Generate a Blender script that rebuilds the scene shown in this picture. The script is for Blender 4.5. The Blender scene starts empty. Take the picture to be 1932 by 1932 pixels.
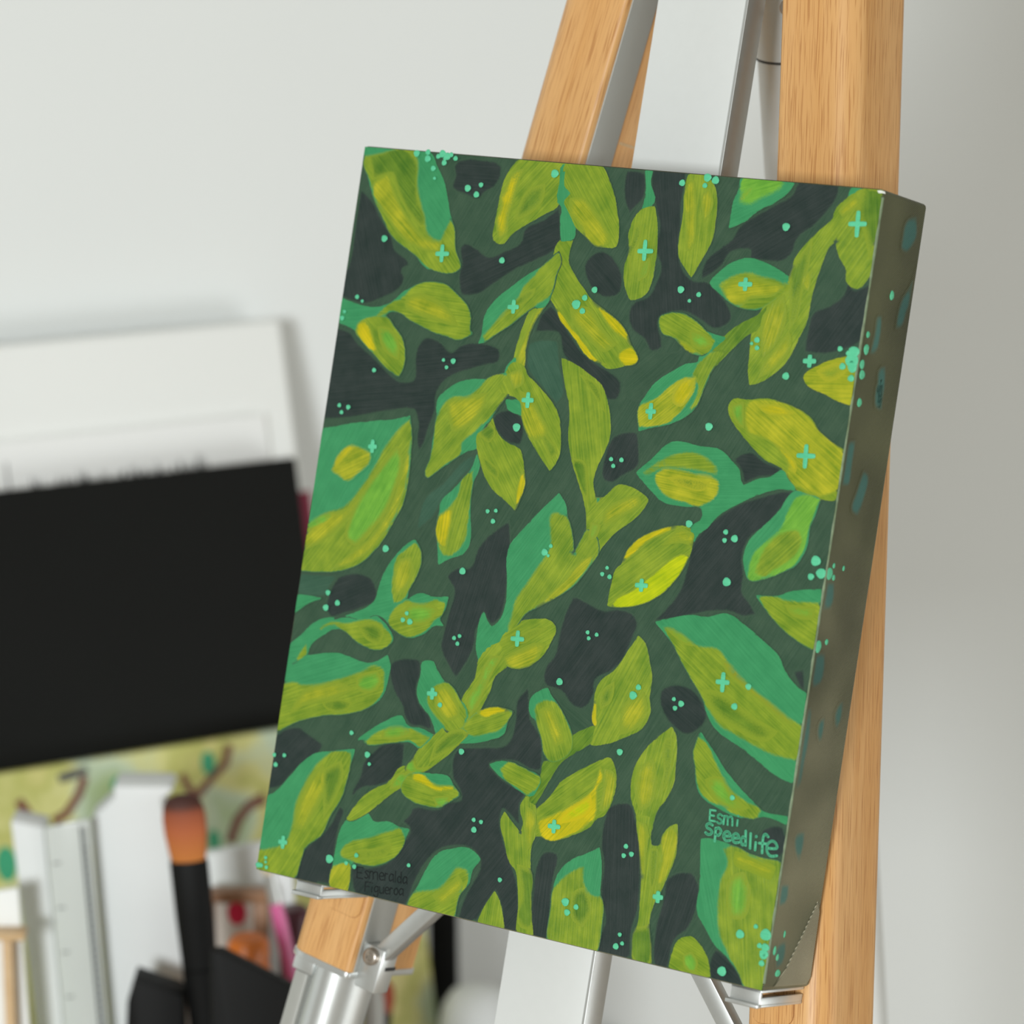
import bpy, bmesh, math, random
import numpy as np
from mathutils import Matrix, Vector, noise
from mathutils.geometry import delaunay_2d_cdt
random.seed(7)
SC = bpy.context.scene
COL = SC.collection

# ---------------------------------------------------------------- camera
F, CX = 6150.0, 966.0                      # focal length and centre of the 1932 px frame
ROT = np.array([[0.82655631, -0.14888244, 0.54280631],
                [0.12849978, 0.98882790, 0.07554592],
                [-0.54798949, 0.00730754, 0.83645330]])
TV = np.array([0.01624269, 0.0137423, 1.27033929])
PITCH = math.atan2(0.12849978, 0.54798949)
CAMZ = 1.45
sp, cp = math.sin(PITCH), math.cos(PITCH)
C2W = np.array([[1, 0, 0], [0, -sp, cp], [0, -cp, -sp]])
CAM = np.array([0, 0, CAMZ])
cam_d = bpy.data.cameras.new('camera')
cam = bpy.data.objects.new('camera', cam_d)
COL.objects.link(cam)
cam.location = CAM
cam.rotation_euler = (math.pi / 2 - PITCH, 0, 0)
cam_d.sensor_width = 36
cam_d.lens = 36 * F / 1932
cam_d.clip_start = 0.05
cam_d.dof.use_dof = True
cam_d.dof.focus_distance = 1.262
cam_d.dof.aperture_fstop = 7.6
SC.camera = cam

# ---------------------------------------------------------------- light
SC.view_settings.view_transform = 'Standard'
SC.view_settings.look = 'None'
SC.view_settings.exposure = 0.0
SC.view_settings.gamma = 1.0
SC.view_settings.use_curve_mapping = False
wd = bpy.data.worlds.new('room_light')
SC.world = wd
wd.use_nodes = True
bg = wd.node_tree.nodes['Background']
bg.inputs[0].default_value = (1.0, 0.93, 0.75, 1)
bg.inputs[1].default_value = 0.275


def area(name, loc, target, sx, sy, power, color):
    l = bpy.data.lights.new(name, 'AREA')
    l.shape = 'RECTANGLE'
    l.size, l.size_y = sx, sy
    l.energy = power
    l.color = color
    o = bpy.data.objects.new(name, l)
    COL.objects.link(o)
    o.location = loc
    o.rotation_euler = (Vector(target) - Vector(loc)).to_track_quat('-Z', 'Y').to_euler()
    return o


area('window_light', (-0.92, -2.1, 1.70), (0.05, 1.6, 1.1), 0.66, 0.66, 98, (0.95, 0.985, 0.99))
area('low_bounce_fill', (1.9, 0.75, 0.35), (0.2, 1.6, 0.75), 1.5, 0.9, 15, (0.95, 0.99, 1.0))  # added low area light, standing in for bounce off the floor


# ---------------------------------------------------------------- helpers
def s2l(c):
    return tuple(((v / 255) / 12.92 if v / 255 <= 0.04045 else ((v / 255 + 0.055) / 1.055) ** 2.4) for v in c) + (1.0,)


def raydir(px, py):
    return C2W @ np.array([(px - CX) / F, (py - CX) / F, 1.0])


def on_plane(px, py, p0, n):
    d = raydir(px, py)
    s = np.dot(np.asarray(p0) - CAM, n) / np.dot(d, n)
    return CAM + d * s


EX = C2W @ ROT[:, 0]
EY = -(C2W @ ROT[:, 1])
EZ = -(C2W @ ROT[:, 2])
EO = CAM + C2W @ TV
FRAME = Matrix(((EX[0], EY[0], EZ[0], EO[0]), (EX[1], EY[1], EZ[1], EO[1]), (EX[2], EY[2], EZ[2], EO[2]), (0, 0, 0, 1)))
W, H, T = 0.2394, 0.300, 0.0369


def loc_z(px, py, z):
    """pixel -> point of the easel frame lying on the plane z"""
    p = on_plane(px, py, EO + EZ * z, EZ) - EO
    return (float(p @ EX), float(p @ EY))


def loc_x(px, py, x):
    """pixel -> (z, y) on the plane x (side of the canvas)"""
    p = on_plane(px, py, EO + EX * x, EX) - EO
    return (float(p @ EZ), float(p @ EY))


def link(o, parent=None):
    COL.objects.link(o)
    if parent is not None:
        o.parent = parent
    return o


def tag(o, label, cat, group=None):
    o['label'] = label
    o['category'] = cat
    if group:
        o['group'] = group
    return o


def thing(name, label, cat, mat=None, group=None):
    o = bpy.data.objects.new(name, None)
    o.empty_display_size = 0.02
    link(o)
    if mat is not None:
        o.matrix_world = mat
    return tag(o, label, cat, group)


def mesh_obj(name, verts, faces, mat, parent=None, smooth=False):
    me = bpy.data.meshes.new(name)
    me.from_pydata([tuple(v) for v in verts], [], faces)
    me.update()
    if smooth:
        for p in me.polygons:
            p.use_smooth = True
    o = bpy.data.objects.new(name, me)
    me.materials.append(mat)
    return link(o, parent)


def bm_obj(name, bm, mat, parent=None, smooth=False):
    bmesh.ops.recalc_face_normals(bm, faces=bm.faces[:])
    me = bpy.data.meshes.new(name)
    bm.to_mesh(me)
    bm.free()
    if smooth:
        for p in me.polygons:
            p.use_smooth = True
    me.materials.append(mat)
    return link(bpy.data.objects.new(name, me), parent)


def bevel(bm, w, seg=2, edges=None):
    bmesh.ops.bevel(bm, geom=edges or bm.edges[:], offset=w, segments=seg, affect='EDGES', profile=0.5)


def box_bm(x0, x1, y0, y1, z0, z1, bev=0.0, seg=2):
    bm = bmesh.new()
    bmesh.ops.create_cube(bm, size=1.0)
    for v in bm.verts:
        v.co = Vector((x0 + (v.co.x + .5) * (x1 - x0), y0 + (v.co.y + .5) * (y1 - y0), z0 + (v.co.z + .5) * (z1 - z0)))
    if bev:
        bevel(bm, bev, seg)
    return bm


def prism_bm(poly, d0, d1, to3, bev=0.0):
    """closed polygon (2d) swept from d0 to d1; to3(a,b,d)->point"""
    bm = bmesh.new()
    a = [bm.verts.new(to3(p[0], p[1], d0)) for p in poly]
    b = [bm.verts.new(to3(p[0], p[1], d1)) for p in poly]
    bm.faces.new(a)
    bm.faces.new(list(reversed(b)))
    n = len(poly)
    for i in range(n):
        bm.faces.new((a[i], b[i], b[(i + 1) % n], a[(i + 1) % n]))
    bmesh.ops.recalc_face_normals(bm, faces=bm.faces[:])
    if bev:
        bevel(bm, bev, 2)
    return bm


def lathe_bm(prof, seg=24, squash=1.0):
    """profile [(r, z)] about the local z axis"""
    bm = bmesh.new()
    rings = []
    for r, z in prof:
        rings.append([bm.verts.new((max(r, 1e-5) * math.cos(2 * math.pi * k / seg), max(r, 1e-5) * squash * math.sin(2 * math.pi * k / seg), z)) for k in range(seg)])
    for a, b in zip(rings, rings[1:]):
        for k in range(seg):
            bm.faces.new((a[k], a[(k + 1) % seg], b[(k + 1) % seg], b[k]))
    bm.faces.new(list(reversed(rings[0])))
    bm.faces.new(rings[-1])
    return bm


def axis_matrix(a, b, roll=None):
    """matrix with origin a and local z towards b"""
    a, b = Vector(a), Vector(b)
    q = (b - a).normalized().to_track_quat('Z', 'Y')
    return Matrix.Translation(a) @ q.to_matrix().to_4x4()


# ---------------------------------------------------------------- materials
def new_mat(name):
    m = bpy.data.materials.new(name)
    m.use_nodes = True
    nt = m.node_tree
    b = nt.nodes['Principled BSDF']
    return m, nt, b, nt.nodes.new, nt.links.new


def plain(name, rgb, rough=0.5, metal=0.0, var=0.06, scale=40.0, bump=0.0, spec=0.5, coord='Object'):
    m, nt, b, N, K = new_mat(name)
    tc = N('ShaderNodeTexCoord')
    nz = N('ShaderNodeTexNoise')
    nz.inputs['Scale'].default_value = scale
    nz.inputs['Detail'].default_value = 4
    K(tc.outputs[coord], nz.inputs['Vector'])
    mx = N('ShaderNodeMix')
    mx.data_type = 'RGBA'
    c = s2l(rgb)
    mx.inputs['A'].default_value = tuple(v * (1 - var) for v in c[:3]) + (1,)
    mx.inputs['B'].default_value = tuple(min(1, v * (1 + var)) for v in c[:3]) + (1,)
    K(nz.outputs[0], mx.inputs['Factor'])
    K(mx.outputs['Result'], b.inputs['Base Color'])
    b.inputs['Roughness'].default_value = rough
    b.inputs['Metallic'].default_value = metal
    b.inputs['Specular IOR Level'].default_value = spec
    if bump:
        bp = N('ShaderNodeBump')
        bp.inputs['Strength'].default_value = bump
        bp.inputs['Distance'].default_value = 0.0005
        K(nz.outputs[0], bp.inputs['Height'])
        K(bp.outputs['Normal'], b.inputs['Normal'])
    return m


def paint_mat(name, rgb, var=0.16, rough=0.42, grain=0.8, streak=1.0):
    """brushed acrylic: streaks run along the U axis, ragged edge from the 'cover' attribute"""
    m, nt, b, N, K = new_mat(name)
    uv = N('ShaderNodeUVMap')
    mp = N('ShaderNodeMapping')
    mp.inputs['Scale'].default_value = (42, 1300 * streak, 1)
    K(uv.outputs[0], mp.inputs['Vector'])
    st = N('ShaderNodeTexNoise')
    st.inputs['Scale'].default_value = 1.0
    st.inputs['Detail'].default_value = 5
    st.inputs['Roughness'].default_value = 0.65
    K(mp.outputs[0], st.inputs['Vector'])
    bl = N('ShaderNodeTexNoise')
    bl.inputs['Scale'].default_value = 120
    bl.inputs['Detail'].default_value = 5
    K(uv.outputs[0], bl.inputs['Vector'])
    fine = N('ShaderNodeTexNoise')
    fine.inputs['Scale'].default_value = 1700
    fine.inputs['Detail'].default_value = 1
    K(uv.outputs[0], fine.inputs['Vector'])
    add = N('ShaderNodeMath')
    add.operation = 'MULTIPLY_ADD'
    add.inputs[1].default_value = 0.55
    K(st.outputs[0], add.inputs[0])
    ad2 = N('ShaderNodeMath')
    ad2.operation = 'MULTIPLY'
    ad2.inputs[1].default_value = 0.45
    K(bl.outputs[0], ad2.inputs[0])
    K(ad2.outputs[0], add.inputs[2])
    rp = N('ShaderNodeMapRange')
    rp.inputs['From Min'].default_value = 0.37
    rp.inputs['From Max'].default_value = 0.63
    K(add.outputs[0], rp.inputs['Value'])
    mx = N('ShaderNodeMix')
    mx.data_type = 'RGBA'
    c = s2l(rgb)
    mx.inputs['A'].default_value = tuple(v * (1 - var * k_) for v, k_ in zip(c[:3], (2.6, 1.5, 1.8))) + (1,)
    mx.inputs['B'].default_value = tuple(min(1, v * (1 + var * k_)) for v, k_ in zip(c[:3], (1.5, 1.05, 1.0))) + (1,)
    K(rp.outputs[0], mx.inputs['Factor'])
    b.inputs['Roughness'].default_value = rough
    b.inputs['Specular IOR Level'].default_value = 0.2
    bp = N('ShaderNodeBump')
    bp.inputs['Strength'].default_value = 0.6
    bp.inputs['Distance'].default_value = 0.00035
    hs = N('ShaderNodeMath')
    hs.operation = 'MULTIPLY_ADD'
    hs.inputs[1].default_value = 0.3
    K(fine.outputs[0], hs.inputs[0])
    K(st.outputs[0], hs.inputs[2])
    K(hs.outputs[0], bp.inputs['Height'])
    K(bp.outputs['Normal'], b.inputs['Normal'])
    # ragged cover
    at = N('ShaderNodeAttribute')
    at.attribute_name = 'cover'
    sb = N('ShaderNodeMath')
    sb.operation = 'MULTIPLY_ADD'
    mixn = N('ShaderNodeMath')
    mixn.operation = 'MULTIPLY_ADD'
    mixn.inputs[1].default_value = 0.6
    K(fine.outputs[0], mixn.inputs[0])
    h2 = N('ShaderNodeMath')
    h2.operation = 'MULTIPLY'
    h2.inputs[1].default_value = 0.4
    K(st.outputs[0], h2.inputs[0])
    K(h2.outputs[0], mixn.inputs[2])
    K(mixn.outputs[0], sb.inputs[0])
    sb.inputs[1].default_value = grain
    K(at.outputs['Fac'], sb.inputs[2])
    cr = N('ShaderNodeMapRange')
    cr.interpolation_type = 'SMOOTHSTEP'
    cr.inputs['From Min'].default_value = 0.10 + grain * 0.5
    cr.inputs['From Max'].default_value = 0.70 + grain * 0.5
    K(sb.outputs[0], cr.inputs['Value'])
    un = N('ShaderNodeAttribute')
    un.attribute_name = 'under'
    fin = N('ShaderNodeMix')
    fin.data_type = 'RGBA'
    K(cr.outputs[0], fin.inputs['Factor'])
    K(un.outputs['Color'], fin.inputs['A'])
    K(mx.outputs['Result'], fin.inputs['B'])
    K(fin.outputs['Result'], b.inputs['Base Color'])
    return m


def wood_mat(name, base, dark, light):
    m, nt, b, N, K = new_mat(name)
    tc = N('ShaderNodeTexCoord')
    mp = N('ShaderNodeMapping')
    mp.inputs['Scale'].default_value = (1, 0.05, 1)
    K(tc.outputs['Object'], mp.inputs['Vector'])
    big = N('ShaderNodeTexNoise')
    big.inputs['Scale'].default_value = 70
    big.inputs['Detail'].default_value = 3
    big.inputs['Distortion'].default_value = 0.8
    K(mp.outputs[0], big.inputs['Vector'])
    fine = N('ShaderNodeTexNoise')
    fine.inputs['Scale'].default_value = 2000
    fine.inputs['Detail'].default_value = 2
    fine.inputs['Distortion'].default_value = 0.3
    mp2 = N('ShaderNodeMapping')
    mp2.inputs['Scale'].default_value = (1, 0.022, 1)
    K(tc.outputs['Object'], mp2.inputs['Vector'])
    K(mp2.outputs[0], fine.inputs['Vector'])
    r1 = N('ShaderNodeMapRange')
    r1.inputs['From Min'].default_value = 0.3
    r1.inputs['From Max'].default_value = 0.7
    K(big.outputs[0], r1.inputs['Value'])
    m1 = N('ShaderNodeMix')
    m1.data_type = 'RGBA'
    m1.inputs['A'].default_value = s2l(base)
    m1.inputs['B'].default_value = s2l(light)
    K(r1.outputs[0], m1.inputs['Factor'])
    r2 = N('ShaderNodeMapRange')
    r2.interpolation_type = 'SMOOTHSTEP'
    r2.inputs['From Min'].default_value = 0.50
    r2.inputs['From Max'].default_value = 0.66
    r2.inputs['To Max'].default_value = 0.62
    K(fine.outputs[0], r2.inputs['Value'])
    m2 = N('ShaderNodeMix')
    m2.data_type = 'RGBA'
    K(r2.outputs[0], m2.inputs['Factor'])
    K(m1.outputs['Result'], m2.inputs['A'])
    m2.inputs['B'].default_value = s2l(dark)
    K(m2.outputs['Result'], b.inputs['Base Color'])
    b.inputs['Roughness'].default_value = 0.42
    b.inputs['Specular IOR Level'].default_value = 0.4
    bp = N('ShaderNodeBump')
    bp.inputs['Strength'].default_value = 0.12
    bp.inputs['Distance'].default_value = 0.0003
    bp.invert = True
    K(r2.outputs[0], bp.inputs['Height'])
    K(bp.outputs['Normal'], b.inputs['Normal'])
    return m


def twill_mat(name, dark, light, dark2=None, light2=None, top_tint=0.85):
    """primed and thinly painted canvas with a diagonal weave (local z/y of the canvas)"""
    m, nt, b, N, K = new_mat(name)
    tc = N('ShaderNodeTexCoord')
    sx = N('ShaderNodeSeparateXYZ')
    K(tc.outputs['Object'], sx.inputs[0])

    def math_(op, a, bb):
        n = N('ShaderNodeMath')
        n.operation = op
        for i, v in enumerate((a, bb)):
            if isinstance(v, (int, float)):
                n.inputs[i].default_value = v
            else:
                K(v, n.inputs[i])
        return n.outputs[0]
    d1 = math_('MULTIPLY_ADD', sx.outputs[2], 1.0)
    q = N('ShaderNodeMath')
    q.operation = 'MULTIPLY_ADD'
    K(sx.outputs[2], q.inputs[0])
    q.inputs[1].default_value = 0.75
    K(sx.outputs[1], q.inputs[2])
    s1 = math_('SINE', math_('MULTIPLY', q.outputs[0], 2 * math.pi / 0.00092), 0)
    q2 = N('ShaderNodeMath')
    q2.operation = 'MULTIPLY_ADD'
    K(sx.outputs[2], q2.inputs[0])
    q2.inputs[1].default_value = -1.6
    K(sx.outputs[1], q2.inputs[2])
    s2 = math_('SINE', math_('MULTIPLY', q2.outputs[0], 2 * math.pi / 0.0011), 0)
    w = math_('MULTIPLY_ADD', s2, 0.35)
    nt.nodes[-1].inputs[2].default_value = 0
    ss = math_('ADD', s1, w)
    nz = N('ShaderNodeTexNoise')
    nz.inputs['Scale'].default_value = 30
    nz.inputs['Detail'].default_value = 1
    K(tc.outputs['Object'], nz.inputs['Vector'])
    v = math_('ADD', math_('MULTIPLY', ss, 0.34), math_('MULTIPLY', nz.outputs[0], 1.0))
    rp = N('ShaderNodeMapRange')
    rp.inputs['From Min'].default_value = 0.25
    rp.inputs['From Max'].default_value = 0.95
    K(v, rp.inputs['Value'])
    mx = N('ShaderNodeMix')
    mx.data_type = 'RGBA'
    mx.inputs['A'].default_value = s2l(dark)
    mx.inputs['B'].default_value = s2l(light)
    K(rp.outputs[0], mx.inputs['Factor'])
    # darker olive towards the top of the sides, fading unevenly downwards
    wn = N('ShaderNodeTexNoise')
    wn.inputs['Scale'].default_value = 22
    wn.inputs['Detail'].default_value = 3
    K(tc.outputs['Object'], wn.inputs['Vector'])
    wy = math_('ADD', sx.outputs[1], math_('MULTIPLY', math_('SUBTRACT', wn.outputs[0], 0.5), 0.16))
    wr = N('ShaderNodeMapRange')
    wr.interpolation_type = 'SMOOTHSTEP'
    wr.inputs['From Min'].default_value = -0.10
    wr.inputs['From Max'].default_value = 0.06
    wr.inputs['To Max'].default_value = top_tint
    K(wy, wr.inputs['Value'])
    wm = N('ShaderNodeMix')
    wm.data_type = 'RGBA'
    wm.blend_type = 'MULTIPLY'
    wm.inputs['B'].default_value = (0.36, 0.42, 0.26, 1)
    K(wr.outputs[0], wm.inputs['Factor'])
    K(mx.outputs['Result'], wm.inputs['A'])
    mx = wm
    if dark2:
        m2 = N('ShaderNodeMix')
        m2.data_type = 'RGBA'
        m2.inputs['A'].default_value = s2l(dark2)
        m2.inputs['B'].default_value = s2l(light2)
        K(rp.outputs[0], m2.inputs['Factor'])
        at = N('ShaderNodeAttribute')
        at.attribute_name = 'cover'
        sm = N('ShaderNodeMapRange')
        sm.interpolation_type = 'SMOOTHSTEP'
        sm.inputs['From Min'].default_value = 0.05
        sm.inputs['From Max'].default_value = 0.62
        sm.inputs['To Max'].default_value = 0.85
        K(at.outputs['Fac'], sm.inputs['Value'])
        m3 = N('ShaderNodeMix')
        m3.data_type = 'RGBA'
        K(sm.outputs[0], m3.inputs['Factor'])
        K(mx.outputs['Result'], m3.inputs['A'])
        K(m2.outputs['Result'], m3.inputs['B'])
        mx = m3
    K(mx.outputs['Result'], b.inputs['Base Color'])
    b.inputs['Roughness'].default_value = 0.45
    bp = N('ShaderNodeBump')
    bp.inputs['Strength'].default_value = 0.7
    bp.inputs['Distance'].default_value = 0.0002
    K(ss, bp.inputs['Height'])
    K(bp.outputs['Normal'], b.inputs['Normal'])
    return m


M_WALL = plain('wall_paint', (234, 238, 238), 0.85, var=0.015, scale=6, bump=0.05)
M_FLOOR = plain('floor_boards', (176, 160, 140), 0.6, var=0.1, scale=5)
M_TABLE = plain('table_laminate', (138, 126, 116), 0.45, var=0.05)
M_WOOD = wood_mat('oak', (212, 158, 96), (164, 104, 52), (224, 176, 118))
M_PALEWOOD = wood_mat('pale_pine', (206, 172, 126), (176, 136, 90), (220, 190, 148))
M_ALU = plain('brushed_aluminium', (206, 209, 208), 0.36, 0.75, var=0.04, scale=300)
M_ALU_LIGHT = plain('satin_silver_paint', (222, 225, 224), 0.42, 0.15, var=0.02, scale=200)
M_GREY = plain('grey_coated_metal', (170, 171, 166), 0.45, 0.2, var=0.03, scale=100)
M_STEEL = plain('bolt_steel', (178, 170, 160), 0.32, 0.85, var=0.06, scale=200)
M_DARK = plain('dark_slot', (40, 40, 40), 0.7)
M_SEAM = plain('seam_brown', (150, 98, 52), 0.7)
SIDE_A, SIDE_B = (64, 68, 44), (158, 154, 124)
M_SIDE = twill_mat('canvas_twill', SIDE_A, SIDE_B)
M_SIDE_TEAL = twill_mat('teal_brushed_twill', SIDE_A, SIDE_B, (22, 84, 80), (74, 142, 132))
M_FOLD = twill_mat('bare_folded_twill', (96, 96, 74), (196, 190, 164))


PAL = {
    'D': (45, 56, 54), 'G': (57, 83, 64), 'H': (58, 92, 74), 'T': (60, 144, 94), 'L': (130, 152, 43),
    'N': (98, 130, 38), 'M': (110, 168, 58), 'O': (162, 166, 40), 'Y': (194, 180, 22), 'B': (182, 194, 16),
    'C': (150, 144, 32), 'I': (96, 200, 155), 'K': (30, 36, 36), 'E': (44, 108, 100), 'W': (236, 238, 232),
}
PM = {k: paint_mat('acrylic_' + n, PAL[k], var=v, rough=r) for k, n, v, r in (
    ('D', 'blue_black', 0.17, 0.5), ('G', 'deep_green', 0.13, 0.5), ('H', 'dusky_green', 0.12, 0.5), ('T', 'teal_green', 0.09, 0.42),
    ('L', 'olive', 0.19, 0.4), ('N', 'moss', 0.22, 0.4), ('M', 'leaf_green', 0.15, 0.4), ('O', 'ochre_olive', 0.2, 0.38),
    ('Y', 'yellow', 0.15, 0.36), ('B', 'lemon_green', 0.13, 0.36), ('C', 'ochre', 0.14, 0.4), ('I', 'mint', 0.07, 0.4),
    ('K', 'pen_black', 0.05, 0.5), ('E', 'sea_blue', 0.15, 0.45), ('W', 'primer_white', 0.03, 0.5))}

# ---------------------------------------------------------------- room
PHI = math.radians(29.4)
U = np.array([math.cos(PHI), math.sin(PHI), 0.0])         # along the wall, to the right and away
NW = np.array([math.sin(PHI), -math.cos(PHI), 0.0])       # out of the wall into the room
ZV = np.array([0, 0, 1.0])
LEAN = math.radians(15.0)
d = raydir(530, 594)
BT = CAM + d * (1.95 / d[1])                              # top right corner of the leaning canvas
WP = BT - NW * 0.012                                      # the wall stands just behind it
TABLE_Z = 0.60


def wall_frame(origin):
    return Matrix(((U[0], NW[0], 0, origin[0]), (U[1], NW[1], 0, origin[1]), (0, 0, 1, origin[2]), (0, 0, 0, 1)))


WF = wall_frame((WP[0], WP[1], 0))                        # local x along wall, y into the room, z up


def wl(p):
    return WF.inverted() @ Vector(p)


o = bm_obj('wall_back', box_bm(-2.2, 2.6, -0.10, 0.0, 0, 2.7), M_WALL)
o.matrix_world = WF
o['kind'] = 'structure'
o = bm_obj('floor', box_bm(-2.2, 2.6, -0.10, 3.2, -0.05, 0), M_FLOOR)
o.matrix_world = WF
o['kind'] = 'structure'

# table under the left-hand things, right end just behind the easel mast
tx1 = wl(on_plane(1140, 1913, (0, 0, TABLE_Z), ZV))[0]
t = thing('work_table', 'grey-brown table top pushed against the pale wall behind the easel', 'table', WF @ Matrix.Translation((tx1 - 1.1, 0.01, 0)))
bm_obj('table_top', box_bm(0, 1.1, 0, 0.50, TABLE_Z - 0.03, TABLE_Z, 0.003), M_TABLE, t)
for lx in (0.04, 1.02):
    for ly in (0.03, 0.43):
        bm_obj('leg', box_bm(lx, lx + 0.04, ly, ly + 0.04, 0, TABLE_Z - 0.03, 0.003), M_GREY, t)

# ---------------------------------------------------------------- painting: canvas body
P = thing('painting', 'canvas painted with green and yellow leaves on dark green, standing on the easel', 'painting', FRAME)


def canvas_body():
    bm = bmesh.new()
    nx, ny = 8, 10
    bmesh.ops.create_cube(bm, size=1.0)
    for v in bm.verts:
        v.co = Vector((v.co.x * W, v.co.y * H, -T / 2 + v.co.z * T))
    back = [e for e in bm.edges if all(abs(v.co.z + T) < 1e-6 for v in e.verts)]
    rest = [e for e in bm.edges if e not in back]
    corner = [e for e in bm.edges if abs(e.verts[0].co.z - e.verts[1].co.z) > 1e-4]
    bmesh.ops.bevel(bm, geom=back + corner, offset=0.0016, segments=3, affect='EDGES', profile=0.5)
    front = [e for e in bm.edges if all(abs(v.co.z) < 1e-6 for v in e.verts)]
    bmesh.ops.bevel(bm, geom=front, offset=0.0006, segments=2, affect='EDGES', profile=0.5)
    return bm


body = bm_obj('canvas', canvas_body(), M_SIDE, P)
body['label'] = 'stretched twill canvas with painted sides'


# ---------------------------------------------------------------- painting: brushwork
def smooth_closed(pts, sub=5):
    n = len(pts)
    P_ = [np.array(p, float) for p in pts]
    tang = []
    for i in range(n):
        a, b, c = P_[i - 1], P_[i], P_[(i + 1) % n]
        u, v = b - a, c - b
        lu, lv = np.linalg.norm(u) + 1e-9, np.linalg.norm(v) + 1e-9
        cs = float(u @ v) / (lu * lv)
        k = 0.0 if cs < -0.1 else min(1.0, (cs + 0.1) / 0.5)
        dirv = (u / lu + v / lv)
        ld = np.linalg.norm(dirv) + 1e-9
        tang.append((dirv / ld * k, lu, lv))
    out = []
    for i in range(n):
        p0, p1 = P_[i], P_[(i + 1) % n]
        L = np.linalg.norm(p1 - p0)
        t0, t1 = tang[i][0] * L, tang[(i + 1) % n][0] * L
        for k in range(sub):
            s = k / sub
            h00, h10 = 2 * s ** 3 - 3 * s * s + 1, s ** 3 - 2 * s * s + s
            h01, h11 = -2 * s ** 3 + 3 * s * s, s ** 3 - s * s
            out.append(h00 * p0 + h10 * t0 + h01 * p1 + h11 * t1)
    return out


def clip_rect(pts, x0, x1, y0, y1):
    def cut(ps, f, inter):
        res = []
        for i in range(len(ps)):
            a, b = ps[i - 1], ps[i]
            fa, fb = f(a), f(b)
            if fa >= 0 and fb >= 0:
                res.append(b)
            elif fa >= 0 > fb or fb >= 0 > fa:
                s = fa / (fa - fb)
                q = (a[0] + (b[0] - a[0]) * s, a[1] + (b[1] - a[1]) * s)
                res.append(q)
                if fb >= 0:
                    res.append(b)
        return res
    ps = [tuple(p) for p in pts]
    for f in (lambda p: p[0] - x0, lambda p: x1 - p[0], lambda p: p[1] - y0, lambda p: y1 - p[1]):
        if len(ps) < 3:
            return []
        ps = cut(ps, f, None)
    return ps


def resample(pts, step):
    out = []
    n = len(pts)
    for i in range(n):
        a, b = np.array(pts[i]), np.array(pts[(i + 1) % n])
        L = np.linalg.norm(b - a)
        k = max(1, int(round(L / step)))
        for j in range(k):
            q = a + (b - a) * j / k
            if not out or np.linalg.norm(q - out[-1]) > step * 0.25:
                out.append(q)
    if np.linalg.norm(out[0] - out[-1]) < step * 0.25:
        out.pop()
    return out


def seg_dist(px, a, b):
    ab = b - a
    L2 = (ab ** 2).sum(1)
    L2[L2 == 0] = 1e-12
    t_ = np.clip(((px[:, None, :] - a[None]) * ab[None]).sum(2) / L2[None], 0, 1)
    q = a[None] + ab[None] * t_[..., None]
    return np.sqrt(((px[:, None, :] - q) ** 2).sum(2))


def inside(px, poly):
    x, y = px[:, 0], px[:, 1]
    r = np.zeros(len(px), bool)
    n = len(poly)
    for i in range(n):
        a, b = poly[i - 1], poly[i]
        if a[1] == b[1]:
            continue
        c = ((a[1] > y) != (b[1] > y)) & (x < (b[0] - a[0]) * (y - a[1]) / (b[1] - a[1]) + a[0])
        r ^= c
    return r


RX0, RX1, RY0, RY1 = -W / 2 + 0.0004, W / 2 - 0.0004, -H / 2 + 0.0004, H / 2 - 0.0004
REG = []                                   # patches laid so far: outline, softness, colour


def covered(q, rec):
    poly, fa, fb, soft, mn, mx_ = rec[:6]
    c = np.zeros(len(q))
    near = ((q >= mn) & (q <= mx_)).all(1)
    if near.any():
        ins = near.copy()
        ins[near] = inside(q[near], poly)
        if ins.any():
            dd = np.clip(seg_dist(q[ins], fa, fb).min(1) / soft, 0, 1)
            t_ = np.clip((dd - 0.10) / 0.60, 0, 1)
            c[ins] = t_ * t_ * (3 - 2 * t_)
    return c


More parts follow.
